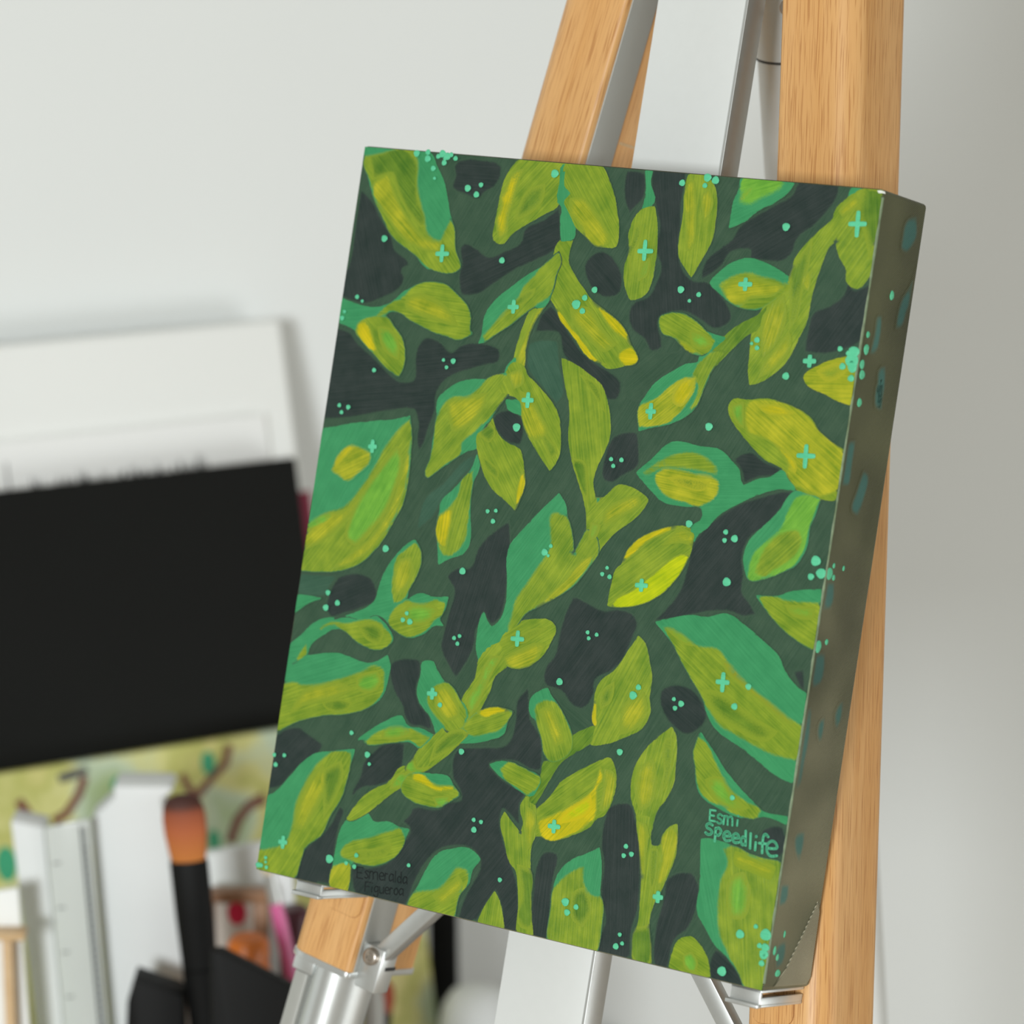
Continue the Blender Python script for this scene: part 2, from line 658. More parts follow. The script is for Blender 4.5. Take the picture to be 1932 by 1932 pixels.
def patch(name, pts2, key, soft, z, parent, to3, rim=None, relief=0.00012, ang=None, side=False, top=1.0, host=None):
    """one brushed paint patch: a filled outline, thin at the edge"""
    step = 0.0016
    ps = resample(pts2, step)
    hug = None
    if host is not None and len(ps) >= 4:
        q0 = np.array(ps)
        dh = seg_dist(q0, host[0], np.roll(host[0], -1, 0)).min(1)
        hug = dh < 0.0012
        cen = np.roll(q0, -1, 0) - np.roll(q0, 1, 0)
        cen /= np.linalg.norm(cen, axis=1)[:, None] + 1e-12
        ar = 0.5 * sum(q0[i - 1][0] * q0[i][1] - q0[i][0] * q0[i - 1][1] for i in range(len(q0)))
        out_n = np.stack([cen[:, 1], -cen[:, 0]], 1) * (1 if ar > 0 else -1)
        q0 = q0 + out_n * np.where(hug, 0.0004, 0.0)[:, None]
        if rim is not None:
            q0[:, 0] = np.clip(q0[:, 0], rim[0], rim[1])
            q0[:, 1] = np.clip(q0[:, 1], rim[2], rim[3])
        ps = list(q0)
        if ar < 0:
            hug = hug[::-1]
    if len(ps) < 4:
        return None
    arr = np.array(ps)
    area2 = 0.5 * sum(arr[i - 1][0] * arr[i][1] - arr[i][0] * arr[i - 1][1] for i in range(len(arr)))
    if area2 < 0:
        arr = arr[::-1]
    a, b = arr, np.roll(arr, -1, 0)
    if rim is not None:
        onrim = lambda q: (abs(q[:, 0] - rim[0]) < 2e-6) | (abs(q[:, 0] - rim[1]) < 2e-6) | (abs(q[:, 1] - rim[2]) < 2e-6) | (abs(q[:, 1] - rim[3]) < 2e-6)
        free = ~(onrim(a) & onrim(b))
    else:
        free = np.ones(len(a), bool)
    if not free.any():
        free[:] = True
    mn, mxx = arr.min(0), arr.max(0)
    g = 0.0021
    gx, gy = np.meshgrid(np.arange(mn[0] + g / 2, mxx[0], g), np.arange(mn[1] + g / 2, mxx[1], g))
    cand = np.stack([gx.ravel(), gy.ravel()], 1)
    tan = np.roll(arr, -1, 0) - np.roll(arr, 1, 0)
    tan /= (np.linalg.norm(tan, axis=1)[:, None] + 1e-12)
    nrm = np.stack([-tan[:, 1], tan[:, 0]], 1)
    ring = arr + nrm * min(soft, 0.0012)
    cand = np.concatenate([ring, cand]) if len(cand) else ring
    ok = inside(cand, arr)
    cand = cand[ok]
    isring = np.arange(len(ok))[ok] < len(ring)
    if len(cand):
        dall = seg_dist(cand, a, b).min(1)
        keep = np.where(isring, dall > min(soft, 0.0012) * 0.8, dall > max(0.0009, min(soft, 0.0012) * 1.5))
        cand = cand[keep]
    allp = np.concatenate([arr, cand]) if len(cand) else arr
    n = len(arr)
    vo, eo, fo, ov, oe, of = delaunay_2d_cdt([Vector(p) for p in allp], [(i, (i + 1) % n) for i in range(n)], [], 1, 1e-7)
    if not fo:
        return None
    q = np.array([tuple(v) for v in vo])
    dist = seg_dist(q, a[free], b[free]).min(1)
    if hug is not None:
        h_ = hug & np.roll(hug, -1)
        far, nearh = free & ~h_, free & h_
        cov = np.ones(len(q))
        if far.any():
            cov = np.minimum(cov, np.clip(seg_dist(q, a[far], b[far]).min(1) / soft, 0, 1))
        if nearh.any():
            cov = np.minimum(cov, np.clip(seg_dist(q, a[nearh], b[nearh]).min(1) / 0.0007, 0, 1))
        cov *= top
    else:
        cov = np.clip(dist / soft, 0, 1) * top
    if name == 'painted_ground':
        cov[:] = 1.0
    if side:
        under = np.tile(np.array(s2l((88, 92, 62))), (len(q), 1))
    else:
        under = np.tile(np.array(s2l(PAL['G'])), (len(q), 1))
        for rec in REG:
            c = covered(q, rec)
            if c.any():
                under = under * (1 - c[:, None]) + np.array(s2l(PAL[rec[6]]))[None] * c[:, None]
        if name != 'painted_ground':
            REG.append((arr, a[free], b[free], soft, mn, mxx, key))
    zz = z + relief * np.clip(dist / 0.0012, 0, 1)
    me = bpy.data.meshes.new(name)
    me.from_pydata([to3(p[0], p[1], h) for p, h in zip(q, zz)], [], [tuple(f) for f in fo])
    at = me.attributes.new('cover', 'FLOAT', 'POINT')
    at.data.foreach_set('value', cov.astype(np.float32))
    ua = me.attributes.new('under', 'FLOAT_COLOR', 'POINT')
    ua.data.foreach_set('color', under.astype(np.float32).ravel())
    if ang is None:
        c = arr - arr.mean(0)
        w_, v_ = np.linalg.eigh(c.T @ c)
        ax = v_[:, 1]
    else:
        ax = np.array([math.cos(ang), math.sin(ang)])
    per = np.array([-ax[1], ax[0]])
    off = np.array([random.random(), random.random()])
    uvl = me.uv_layers.new(name='UVMap')
    li = np.zeros(len(me.loops), np.int32)
    me.loops.foreach_get('vertex_index', li)
    uvs = np.stack([q @ ax, q @ per], 1) + off
    uvl.data.foreach_set('uv', uvs[li].astype(np.float32).ravel())
    me.polygons.foreach_set('use_smooth', [True] * len(me.polygons))
    me.materials.append(PM[key])
    me.update()
    LAST[0] = (arr,)
    return link(bpy.data.objects.new(name, me), parent)


LAST = [None]
TILES = {'A': (600, 260), 'B': (900, 280), 'C': (1240, 300), 'E': (560, 640), 'F': (860, 640), 'H': (1180, 660),
         'I': (500, 1000), 'J': (820, 1040), 'K': (1120, 1080), 'P': (470, 1340), 'Q': (780, 1380), 'R': (1080, 1420)}


def tile_px(tile, p):
    return (TILES[tile][0] + p[0] / 4, TILES[tile][1] + p[1] / 4)


def front3(x, y, z):
    return (x, y, z)


def face_patch(name, tile, key, pts, soft, z, parent, jag=0.00022, host=None):
    sm = smooth_closed([tile_px(tile, p) for p in pts])
    loc = [loc_z(x, y, 0.0) for x, y in sm]
    loc = [(x + jag * noise.noise((x * 900, y * 900, 3.1)), y + jag * noise.noise((x * 900, y * 900, 9.7))) for x, y in loc]
    if name == 'painted_leaf':
        q0 = np.array(loc)
        tn = np.roll(q0, -1, 0) - np.roll(q0, 1, 0)
        tn /= np.linalg.norm(tn, axis=1)[:, None] + 1e-12
        ar = 0.5 * sum(q0[i - 1][0] * q0[i][1] - q0[i][0] * q0[i - 1][1] for i in range(len(q0)))
        loc = [tuple(p) for p in q0 + np.stack([tn[:, 1], -tn[:, 0]], 1) * (0.0005 if ar > 0 else -0.0005)]
    loc = clip_rect(loc, RX0, RX1, RY0, RY1)
    if len(loc) < 4:
        return None
    return patch(name, loc, key, soft, z, parent, front3, (RX0, RX1, RY0, RY1), host=host, relief={'painted_leaf': 0.00008, 'painted_shadow': 0.00003}.get(name, 0.00001))


# ground colour of the front face
face = patch('painted_ground', [(RX0, RY0), (RX1, RY0), (RX1, RY1), (RX0, RY1)], 'G', 0.001, 0.00002, P, front3, (RX0, RX1, RY0, RY1), relief=0.0, ang=1.1)

SHADOWS = [  # dark patches between the leaves
    ('A', 'D', [(320, 370), (420, 480), (480, 600), (560, 740), (590, 840), (680, 920), (690, 960), (640, 1000), (660, 1060), (620, 1140), (500, 1210), (380, 1255), (300, 1250), (150, 1190), (230, 950), (280, 640)]),
    ('A', 'D', [(1030, 200), (1080, 160), (1250, 160), (1380, 200), (1390, 260), (1340, 370), (1260, 420), (1210, 470), (1120, 440), (1010, 380), (1030, 290)]),
    ('A', 'D', [(1070, 830), (1110, 790), (1200, 830), (1290, 890), (1400, 850), (1520, 790), (1560, 680), (1700, 610), (1830, 510), (1835, 640), (1830, 800), (1740, 890), (1650, 930), (1480, 1010), (1330, 1110), (1200, 1190), (1080, 1190), (1060, 1020), (1080, 960)]),
    ('E', 'D', [(310, -90), (400, -60), (470, 30), (560, 110), (680, 230), (780, 310), (880, 300), (890, 120), (920, 30), (980, -20), (1080, 10), (1165, 90), (1240, 40), (1350, 20), (1530, 70), (1530, 170), (1400, 210), (1200, 270), (1110, 330), (1060, 420), (1050, 540), (1000, 680), (960, 800), (920, 860), (900, 760), (910, 640), (880, 540), (740, 540), (560, 570), (400, 600), (180, 610), (220, 380)]),
    ('B', 'D', [(920, 770), (1000, 790), (1060, 860), (1100, 950), (1100, 1040), (1080, 1100), (960, 1130), (880, 1080), (820, 980), (810, 870)]),
    ('B', 'D', [(1130, 165), (1265, 180), (1280, 290), (1260, 380), (1200, 450), (1150, 500), (1110, 400), (1105, 270)]),
    ('B', 'D', [(1330, 160), (1590, 170), (1570, 300), (1550, 420), (1545, 600), (1530, 700), (1540, 850), (1580, 940), (1640, 990), (1740, 1000), (1850, 1110), (1920, 1220), (1920, 1300), (1800, 1370), (1680, 1300), (1560, 1240), (1450, 1250), (1380, 1290), (1400, 1440), (1400, 1510), (1310, 1535), (1260, 1450), (1160, 1360), (1140, 1240), (1190, 1150), (1290, 1110), (1340, 1020), (1380, 900), (1340, 760), (1370, 600), (1340, 430), (1310, 270)]),
    ('C', 'D', [(1080, 160), (1380, 190), (1370, 280), (1290, 400), (1190, 510), (1070, 600), (1020, 720), (940, 780), (800, 775), (690, 760), (700, 690), (560, 710), (500, 800), (420, 870), (330, 920), (330, 840), (380, 740), (480, 660), (560, 600), (620, 500), (760, 410), (900, 330), (1010, 270)]),
    ('C', 'D', [(1440, 900), (1490, 980), (1620, 930), (1600, 1080), (1580, 1200), (1540, 1380), (1400, 1450), (1250, 1480), (1110, 1460), (1130, 1290), (1180, 1150), (1300, 1100), (1400, 1020)]),
    ('B', 'D', [(560, 1180), (600, 1220), (690, 1370), (800, 1530), (880, 1600), (990, 1670), (1090, 1760), (1060, 1900), (980, 1900), (900, 1780), (760, 1670), (650, 1570), (610, 1400), (430, 1400), (480, 1250)]),
    ('E', 'D', [(1480, 590), (1560, 530), (1690, 570), (1720, 680), (1690, 800), (1600, 790), (1520, 720)]),
    ('E', 'H', [(900, 1450), (960, 1200), (1100, 1080), (1270, 900), (1350, 860), (1350, 930), (1240, 1060), (1100, 1230), (1020, 1360)]),
    ('F', 'D', [(1180, 740), (1250, 700), (1370, 700), (1390, 820), (1380, 960), (1260, 1040), (1180, 1090), (1110, 1060), (1110, 920)]),
    ('F', 'G', [(1440, 60), (1560, 100), (1730, 80), (1640, 220), (1500, 330), (1400, 470), (1290, 440), (1270, 330), (1340, 230)]),
    ('F', 'H', [(560, 20), (770, 10), (790, 180), (820, 420), (760, 500), (640, 360), (540, 230), (530, 130)]),
    ('H', 'D', [(570, 1370), (680, 1270), (850, 1160), (1000, 1110), (1200, 1060), (1280, 1070), (1200, 1180), (1080, 1320), (940, 1430), (890, 1560), (900, 1700), (890, 1830), (940, 1900), (1000, 2000), (900, 2020), (760, 1980), (600, 1990), (450, 2020), (190, 2060), (290, 1960), (400, 1820), (460, 1640), (500, 1480)]),
    ('H', 'D', [(890, 1020), (860, 900), (800, 830), (940, 760), (1060, 840), (1180, 890), (1160, 940), (1010, 970)]),
    ('I', 'D', [(520, 390), (570, 340), (780, 340), (840, 420), (840, 530), (720, 600), (590, 640), (500, 660), (460, 600), (480, 480)]),
    ('I', 'D', [(1370, 350), (1450, 280), (1540, 280), (1600, 140), (1660, 60), (1730, 0), (1850, -80), (1860, 100), (1840, 250), (1830, 440), (1810, 580), (1770, 680), (1710, 720), (1670, 670), (1650, 620), (1640, 680), (1600, 760), (1590, 860), (1530, 1000), (1440, 1130), (1370, 1010), (1320, 880), (1340, 780), (1380, 620), (1420, 450)]),
    ('I', 'D', [(950, 1000), (1060, 960), (1170, 980), (1180, 1080), (1150, 1200), (1170, 1300), (1250, 1410), (1270, 1530), (1180, 1490), (1100, 1480), (1050, 1410), (1030, 1330), (960, 1200)]),
    ('I', 'D', [(80, 1540), (250, 1480), (340, 1540), (440, 1620), (400, 1700), (300, 1760), (200, 1850), (120, 1940), (-30, 1960), (30, 1620)]),
    ('P', 'D', [(1010, 250), (1180, 240), (1175, 340), (1150, 450), (1060, 540), (960, 580), (860, 590), (800, 640), (770, 690), (770, 620), (830, 500), (860, 390), (930, 310)]),
    ('P', 'D', [(430, 1030), (540, 940), (620, 840), (680, 720), (720, 740), (680, 900), (650, 1080), (630, 1330), (340, 1270), (380, 1150), (400, 1080)]),
    ('J', 'D', [(1050, 340), (1290, 440), (1380, 430), (1500, 470), (1540, 540), (1510, 640), (1420, 830), (1340, 910), (1220, 980), (1210, 1080), (1130, 1190), (1050, 1180), (950, 1060), (830, 1010), (830, 880), (900, 780), (940, 600), (1000, 420)]),
    ('Q', 'D', [(320, 140), (500, 110), (700, 90), (760, -60), (780, -240), (860, -340), (880, -380), (880, -250), (890, -100), (960, 20), (980, 170), (960, 300), (900, 300), (760, 230), (640, 230), (575, 250), (680, 360), (850, 470), (810, 550), (820, 760), (740, 650), (680, 590), (660, 660), (690, 840), (740, 990), (790, 1150), (800, 1320), (790, 1520), (680, 1510), (660, 1330), (620, 1210), (540, 1330), (460, 1450), (330, 1410), (390, 1230), (500, 980), (430, 890), (220, 890), (110, 980), (20, 1130), (-60, 1320), (-250, 1270), (-440, 1230), (-470, 1000), (-340, 1020), (-180, 970), (-90, 850), (-30, 740), (-100, 680), (-40, 630), (0, 570), (190, 580), (260, 530), (355, 510), (350, 460), (290, 340)]),
    ('Q', 'D', [(980, 910), (1080, 910), (1100, 960), (1070, 1080), (1050, 1200), (1040, 1380), (1030, 1590), (910, 1560), (885, 1400), (900, 1180), (920, 1020)]),
    ('Q', 'D', [(1480, 560), (1640, 540), (1690, 680), (1720, 900), (1720, 1150), (1700, 1350), (1650, 1530), (1650, 1770), (1390, 1690), (1400, 1560), (1440, 1430), (1410, 1200), (1430, 1000), (1410, 860), (1440, 650)]),
    ('K', 'D', [(500, 900), (560, 850), (700, 850), (800, 930), (860, 1080), (830, 1160), (700, 1230), (600, 1170), (520, 1060)]),
    ('K', 'D', [(1500, 740), (1600, 720), (1600, 900), (1560, 880)]),
    ('R', 'D', [(1420, 600), (1490, 550), (1590, 560), (1610, 620), (1580, 800), (1440, 740)]),
    ('R', 'D', [(720, 940), (900, 900), (960, 1000), (950, 1150), (880, 1330), (780, 1420), (720, 1640), (620, 1620), (620, 1330), (680, 1100)]),
    ('R', 'D', [(1080, 1470), (1160, 1530), (1260, 1660), (1330, 1790), (1050, 1720), (1030, 1570)]),
    ('I', 'H', [(250, 330), (560, 340), (500, 420), (450, 500), (240, 480)]),
    ('J', 'G', [(860, 990), (960, 1060), (1060, 1190), (1150, 1190), (1200, 1100), (1200, 1320), (1040, 1400), (960, 1200)]),
]
LEAVES = [  # (tile, ground colour of the leaf, outline, [(tile, colour, outline, softness mm)])
    ('A', 'T', [(358, 60), (470, 70), (700, 90), (850, 115), (900, 220), (950, 330), (975, 450), (1000, 590), (1030, 680), (1040, 850), (1075, 980), (1040, 1010), (980, 1025), (900, 1000), (820, 980), (740, 890), (640, 810), (560, 740), (480, 580), (420, 450), (390, 330), (350, 200)],
     [('A', 'L', [(345, 140), (500, 100), (720, 95), (770, 160), (765, 330), (790, 470), (820, 590), (850, 720), (920, 760), (950, 690), (1000, 600), (1030, 680), (1040, 850), (1075, 980), (1030, 1015), (980, 1025), (880, 1000), (820, 970), (740, 890), (560, 740), (480, 580), (420, 450), (395, 330), (345, 200)], 2.5),
      ('A', 'N', [(380, 130), (700, 110), (760, 200), (760, 330), (760, 450), (820, 640), (780, 680), (680, 560), (600, 400), (560, 280), (470, 300), (420, 320)], 3),
      ('A', 'O', [(420, 340), (540, 270), (590, 420), (700, 620), (830, 760), (940, 770), (920, 860), (800, 850), (640, 760), (520, 600), (430, 450)], 3)]),
    ('A', 'L', [(1530, 160), (1640, 150), (1850, 180), (1870, 300), (1820, 400), (1820, 500), (1700, 580), (1560, 660), (1470, 720), (1390, 800), (1330, 770), (1340, 640), (1370, 480), (1410, 320), (1460, 230)],
     [('A', 'Y', [(1480, 260), (1560, 230), (1520, 340), (1480, 480), (1440, 620), (1430, 720), (1370, 770), (1345, 690), (1370, 540), (1400, 400)], 4),
      ('A', 'N', [(1600, 380), (1720, 350), (1700, 480), (1560, 600), (1480, 620), (1510, 520)], 5)]),
    ('A', 'T', [(180, 1210), (260, 1245), (360, 1275), (450, 1280), (560, 1240), (640, 1170), (710, 1130), (790, 1095), (880, 1090), (970, 1110), (1060, 1190), (1130, 1270), (1155, 1360), (1150, 1450), (1170, 1480), (1060, 1525), (980, 1500), (880, 1470), (760, 1410), (690, 1370), (620, 1320), (540, 1315), (510, 1350), (580, 1430), (640, 1520), (660, 1650), (640, 1750), (610, 1800), (520, 1740), (430, 1640), (340, 1540), (290, 1460), (230, 1420), (150, 1380)],
     [('A', 'L', [(480, 1290), (600, 1220), (700, 1140), (790, 1095), (880, 1090), (970, 1110), (1060, 1190), (1130, 1270), (1155, 1360), (1150, 1450), (1165, 1480), (1060, 1525), (980, 1500), (880, 1470), (760, 1410), (690, 1370), (620, 1320), (540, 1310), (500, 1350), (400, 1370)], 2),
      ('A', 'L', [(300, 1390), (420, 1340), (520, 1350), (580, 1430), (640, 1520), (660, 1650), (640, 1750), (610, 1800), (520, 1740), (430, 1640), (340, 1540), (285, 1460)], 1.5),
      ('A', 'Y', [(300, 1400), (350, 1380), (400, 1440), (440, 1560), (470, 1640), (400, 1600), (330, 1520), (295, 1450)], 2),
      ('A', 'M', [(450, 1420), (550, 1440), (620, 1560), (610, 1680), (540, 1640), (470, 1540)], 4),
      ('A', 'O', [(680, 1200), (820, 1180), (1000, 1300), (1060, 1420), (940, 1400), (760, 1340), (660, 1280)], 5)]),
    ('B', 'T', [(620, 280), (640, 100), (730, 105), (680, 280), (710, 340), (665, 400), (700, 490), (740, 590), (730, 680), (640, 700), (630, 560), (640, 440), (610, 400)], []),
    ('B', 'L', [(670, 100), (760, 100), (940, 135), (1000, 250), (1040, 370), (1060, 490), (1070, 620), (1050, 740), (960, 745), (890, 730), (820, 660), (740, 580), (700, 490), (660, 400), (710, 340), (655, 280)],
     [('B', 'O', [(700, 380), (800, 370), (900, 480), (980, 600), (1010, 700), (960, 740), (880, 720), (780, 600), (710, 490)], 4)]),
    ('B', 'T', [(620, 780), (500, 890), (380, 960), (260, 1050), (120, 1170), (60, 1270), (40, 1400), (15, 1470), (60, 1460), (150, 1400), (260, 1330), (370, 1240), (430, 1200), (500, 1200), (560, 1110), (600, 960)],
     [('B', 'L', [(620, 780), (520, 870), (430, 950), (350, 1030), (300, 1120), (200, 1220), (110, 1330), (40, 1430), (60, 1460), (150, 1400), (260, 1330), (370, 1240), (450, 1190), (530, 1150), (570, 1080), (600, 960), (640, 850)], 2),
      ('B', 'N', [(450, 1050), (340, 1100), (200, 1240), (110, 1350), (180, 1290), (320, 1200), (420, 1120)], 3)]),
    ('B', 'L', [(600, 940), (570, 1100), (510, 1200), (450, 1290), (400, 1400), (370, 1520), (355, 1650), (275, 1650), (290, 1540), (330, 1400), (380, 1270), (430, 1180), (520, 1080)],
     [('B', 'O', [(590, 960), (570, 1090), (510, 1200), (450, 1290), (400, 1400), (370, 1520), (355, 1650), (290, 1650), (310, 1520), (370, 1380), (440, 1240), (530, 1120)], 3)]),
    ('B', 'L', [(625, 700), (725, 690), (690, 850), (740, 960), (810, 1070), (870, 1150), (960, 1220), (1060, 1300), (1130, 1390), (1165, 1490), (1210, 1560), (1210, 1610), (1130, 1635), (990, 1660), (930, 1620), (860, 1590), (800, 1530), (750, 1450), (690, 1370), (630, 1290), (600, 1210), (555, 1110), (600, 960), (580, 830)],
     [('B', 'Y', [(600, 1210), (640, 1240), (700, 1330), (760, 1400), (830, 1490), (900, 1580), (1000, 1640), (930, 1620), (860, 1590), (800, 1530), (750, 1450), (690, 1370), (630, 1290)], 1),
      ('B', 'Y', [(870, 1150), (960, 1220), (1060, 1300), (1130, 1390), (1165, 1490), (1100, 1440), (1020, 1380), (940, 1270)], 2.5),
      ('B', 'Y', [(1070, 1550), (1150, 1500), (1210, 1560), (1210, 1610), (1130, 1640), (1080, 1610)], 1.5),
      ('B', 'O', [(700, 1200), (850, 1200), (960, 1360), (1060, 1480), (960, 1540), (820, 1420), (720, 1300)], 5)]),
    ('B', 'T', [(1270, 150), (1330, 160), (1310, 250), (1340, 400), (1300, 440), (1250, 460), (1280, 300)], []),
    ('B', 'L', [(1340, 440), (1360, 560), (1360, 700), (1350, 850), (1310, 1030), (1260, 1110), (1160, 1140), (1120, 1040), (1115, 900), (1150, 780), (1150, 640), (1190, 530), (1250, 460)],
     [('B', 'N', [(1200, 560), (1240, 620), (1180, 800), (1150, 960), (1150, 780)], 3), ('B', 'M', [(1250, 860), (1310, 820), (1290, 960), (1210, 1010)], 4)]),
    ('B', 'L', [(1610, 190), (1700, 185), (1790, 280), (1810, 380), (1800, 540), (1770, 700), (1700, 830), (1660, 900), (1620, 970), (1560, 880), (1530, 820), (1530, 680), (1560, 500), (1570, 330)],
     [('B', 'O', [(1600, 250), (1650, 240), (1660, 500), (1620, 760), (1580, 780), (1570, 500)], 3), ('B', 'O', [(1700, 360), (1760, 300), (1790, 420), (1720, 560)], 2.5)]),
    ('C', 'T', [(640, 130), (800, 130), (1040, 180), (980, 260), (880, 330), (760, 390), (660, 470), (545, 520), (565, 400), (580, 320), (620, 230)],
     [('C', 'M', [(660, 130), (980, 165), (960, 230), (800, 320), (700, 370), (600, 350), (610, 290)], 4), ('C', 'O', [(650, 240), (760, 180), (700, 280), (640, 330), (600, 320)], 4)]),
    ('C', 'T', [(1480, 205), (1560, 205), (1500, 270), (1440, 310)], []),
    ('C', 'L', [(1480, 260), (1590, 200), (1740, 230), (1720, 400), (1690, 600), (1650, 800), (1590, 900), (1530, 970), (1480, 970), (1430, 920), (1430, 840), (1370, 720), (1350, 620), (1300, 660), (1240, 800), (1190, 950), (1160, 1060), (1130, 1220), (1060, 1370), (980, 1520), (880, 1620), (760, 1690), (700, 1700), (690, 1600), (700, 1480), (720, 1300), (760, 1200), (830, 1080), (900, 1000), (1010, 880), (1040, 760), (1120, 650), (1230, 540), (1320, 460), (1350, 380), (1420, 310)],
     [('C', 'N', [(1000, 900), (1080, 720), (1180, 600), (1150, 800), (1100, 1000), (1060, 1200), (990, 1300), (1000, 1100)], 4), ('C', 'O', [(1090, 900), (1180, 830), (1150, 1000), (1110, 980)], 3),
      ('C', 'O', [(1370, 390), (1500, 270), (1540, 340), (1400, 440)], 3), ('C', 'O', [(800, 1180), (960, 1020), (980, 1200), (900, 1400), (800, 1500), (780, 1350)], 4),
      ('C', 'N', [(1560, 230), (1690, 260), (1660, 560), (1600, 760), (1560, 560), (1510, 400)], 5), ('C', 'O', [(830, 1500), (1000, 1300), (1020, 1400), (900, 1580), (760, 1660)], 4)]),
    ('C', 'T', [(400, 935), (500, 830), (580, 780), (690, 750), (800, 780), (900, 830), (1000, 900), (950, 980), (860, 1060), (780, 1130), (660, 1130), (560, 1090), (490, 1030)],
     [('C', 'L', [(455, 950), (560, 870), (700, 840), (800, 870), (900, 890), (1010, 960), (900, 1050), (780, 1125), (660, 1130), (560, 1090), (500, 1030)], 2.5), ('C', 'O', [(490, 980), (600, 900), (760, 900), (960, 960), (860, 1040), (700, 1060), (640, 1110), (540, 1070)], 3)]),
    ('C', 'N', [(760, 1180), (840, 1100), (760, 1290), (690, 1320), (560, 1440), (450, 1550), (400, 1620), (340, 1750), (300, 1850), (220, 1932), (260, 1640), (330, 1560), (400, 1460), (520, 1330), (640, 1240)], []),
    ('C', 'T', [(20, 1200), (90, 1165), (200, 1170), (300, 1230), (370, 1300), (530, 1350), (450, 1420), (340, 1480), (250, 1460), (180, 1400), (130, 1350), (40, 1310)],
     [('C', 'L', [(20, 1200), (90, 1165), (200, 1170), (300, 1230), (370, 1300), (450, 1370), (400, 1450), (340, 1480), (250, 1460), (180, 1400), (130, 1350), (40, 1310)], 1.5), ('C', 'M', [(250, 1290), (360, 1320), (430, 1400), (340, 1440), (260, 1390)], 4), ('C', 'O', [(140, 1350), (250, 1400), (330, 1475), (250, 1460), (180, 1400)], 2)]),
    ('H', 'T', [(565, 40), (640, 10), (700, 20), (640, 180), (580, 330), (540, 420), (470, 490), (330, 560), (200, 585), (105, 610), (110, 420), (140, 370), (230, 250), (350, 170), (460, 110), (550, 90)],
     [('H', 'L', [(500, 200), (560, 90), (640, 20), (780, 10), (700, 90), (630, 200), (580, 330), (540, 420), (440, 500), (545, 280)], 1.5), ('H', 'O', [(105, 430), (240, 350), (330, 270), (450, 200), (540, 200), (540, 280), (490, 390), (400, 500), (330, 550), (200, 580), (105, 590)], 1.5), ('H', 'Y', [(380, 280), (480, 210), (535, 220), (500, 340), (420, 430), (360, 400)], 3)]),
    ('C', 'O', [(1110, 1640), (1200, 1570), (1320, 1520), (1500, 1490), (1540, 1640), (1530, 1760), (1500, 1870), (1380, 1830), (1260, 1770), (1130, 1700)], [('C', 'L', [(1200, 1600), (1330, 1540), (1450, 1560), (1400, 1640), (1280, 1680)], 5)]),
    ('E', 'T', [(170, 695), (300, 660), (410, 640), (580, 620), (720, 610), (855, 580), (870, 700), (860, 900), (840, 1080), (800, 1250), (720, 1400), (620, 1560), (480, 1690), (360, 1740), (250, 1755), (10, 1745), (40, 1500), (90, 1250), (130, 960)],
     [('E', 'L', [(790, 640), (855, 590), (870, 700), (860, 900), (840, 1080), (800, 1250), (720, 1400), (620, 1560), (480, 1690), (360, 1740), (250, 1755), (10, 1745), (40, 1500), (90, 1400), (200, 1300), (350, 1250), (480, 1100), (580, 950), (660, 800)], 2.5),
      ('E', 'M', [(640, 950), (760, 800), (800, 900), (760, 1100), (680, 1300), (560, 1450), (440, 1560), (370, 1500), (400, 1350), (480, 1180)], 4), ('E', 'O', [(200, 1330), (380, 1270), (540, 1080), (480, 1230), (340, 1400), (180, 1540), (60, 1590), (70, 1480)], 4),
      ('E', 'O', [(860, 760), (850, 960), (790, 1230), (690, 1430), (560, 1590), (400, 1700), (250, 1740), (400, 1620), (580, 1470), (720, 1230), (790, 1000)], 3), ('E', 'M', [(90, 1390), (200, 1310), (300, 1310), (220, 1400), (100, 1440)], 3),
      ('E', 'O', [(265, 950), (310, 870), (400, 785), (480, 800), (565, 850), (565, 930), (480, 1020), (380, 1085), (310, 1040), (255, 1000)], 2.5), ('E', 'Y', [(280, 930), (390, 800), (460, 800), (380, 880), (300, 970)], 2.5)]),
    ('E', 'T', [(1065, 460), (1140, 380), (1220, 330), (1320, 305), (1440, 305), (1560, 270), (1590, 200), (1650, 140), (1660, 300), (1500, 500), (1480, 580), (1400, 680), (1360, 820), (1290, 840), (1180, 910), (1080, 980), (990, 1045), (970, 1020), (1010, 900), (1030, 760), (1060, 600)],
     [('E', 'L', [(1070, 540), (1160, 430), (1300, 410), (1420, 310), (1500, 270), (1640, 260), (1600, 420), (1480, 570), (1400, 660), (1340, 720), (1260, 790), (1250, 850), (1130, 940), (990, 1045), (970, 1020), (1010, 900), (1035, 760)], 2), ('E', 'O', [(1150, 470), (1280, 430), (1440, 400), (1420, 500), (1300, 660), (1180, 700), (1150, 620)], 4)]),
    ('E', 'L', [(1350, 720), (1420, 680), (1480, 600), (1520, 720), (1600, 790), (1680, 830), (1705, 900), (1715, 1000), (1725, 1090), (1690, 1200), (1650, 1290), (1580, 1220), (1480, 1130), (1420, 1030), (1390, 930), (1370, 850)],
     [('E', 'N', [(1390, 870), (1440, 900), (1530, 1020), (1510, 1060), (1430, 980)], 2.5), ('E', 'Y', [(1702, 980), (1725, 1090), (1690, 1200), (1650, 1290), (1655, 1150)], 1.5), ('E', 'N', [(1370, 720), (1470, 630), (1500, 730), (1450, 780)], 3)]),
    ('F', 'T', [(380, 460), (490, 470), (500, 575), (400, 530)], []),
    ('F', 'L', [(370, 280), (430, 180), (510, 200), (540, 270), (600, 330), (680, 420), (740, 500), (775, 580), (790, 700), (785, 860), (750, 940), (712, 990), (650, 900), (590, 800), (530, 690), (500, 580), (490, 480), (440, 430), (300, 420)],
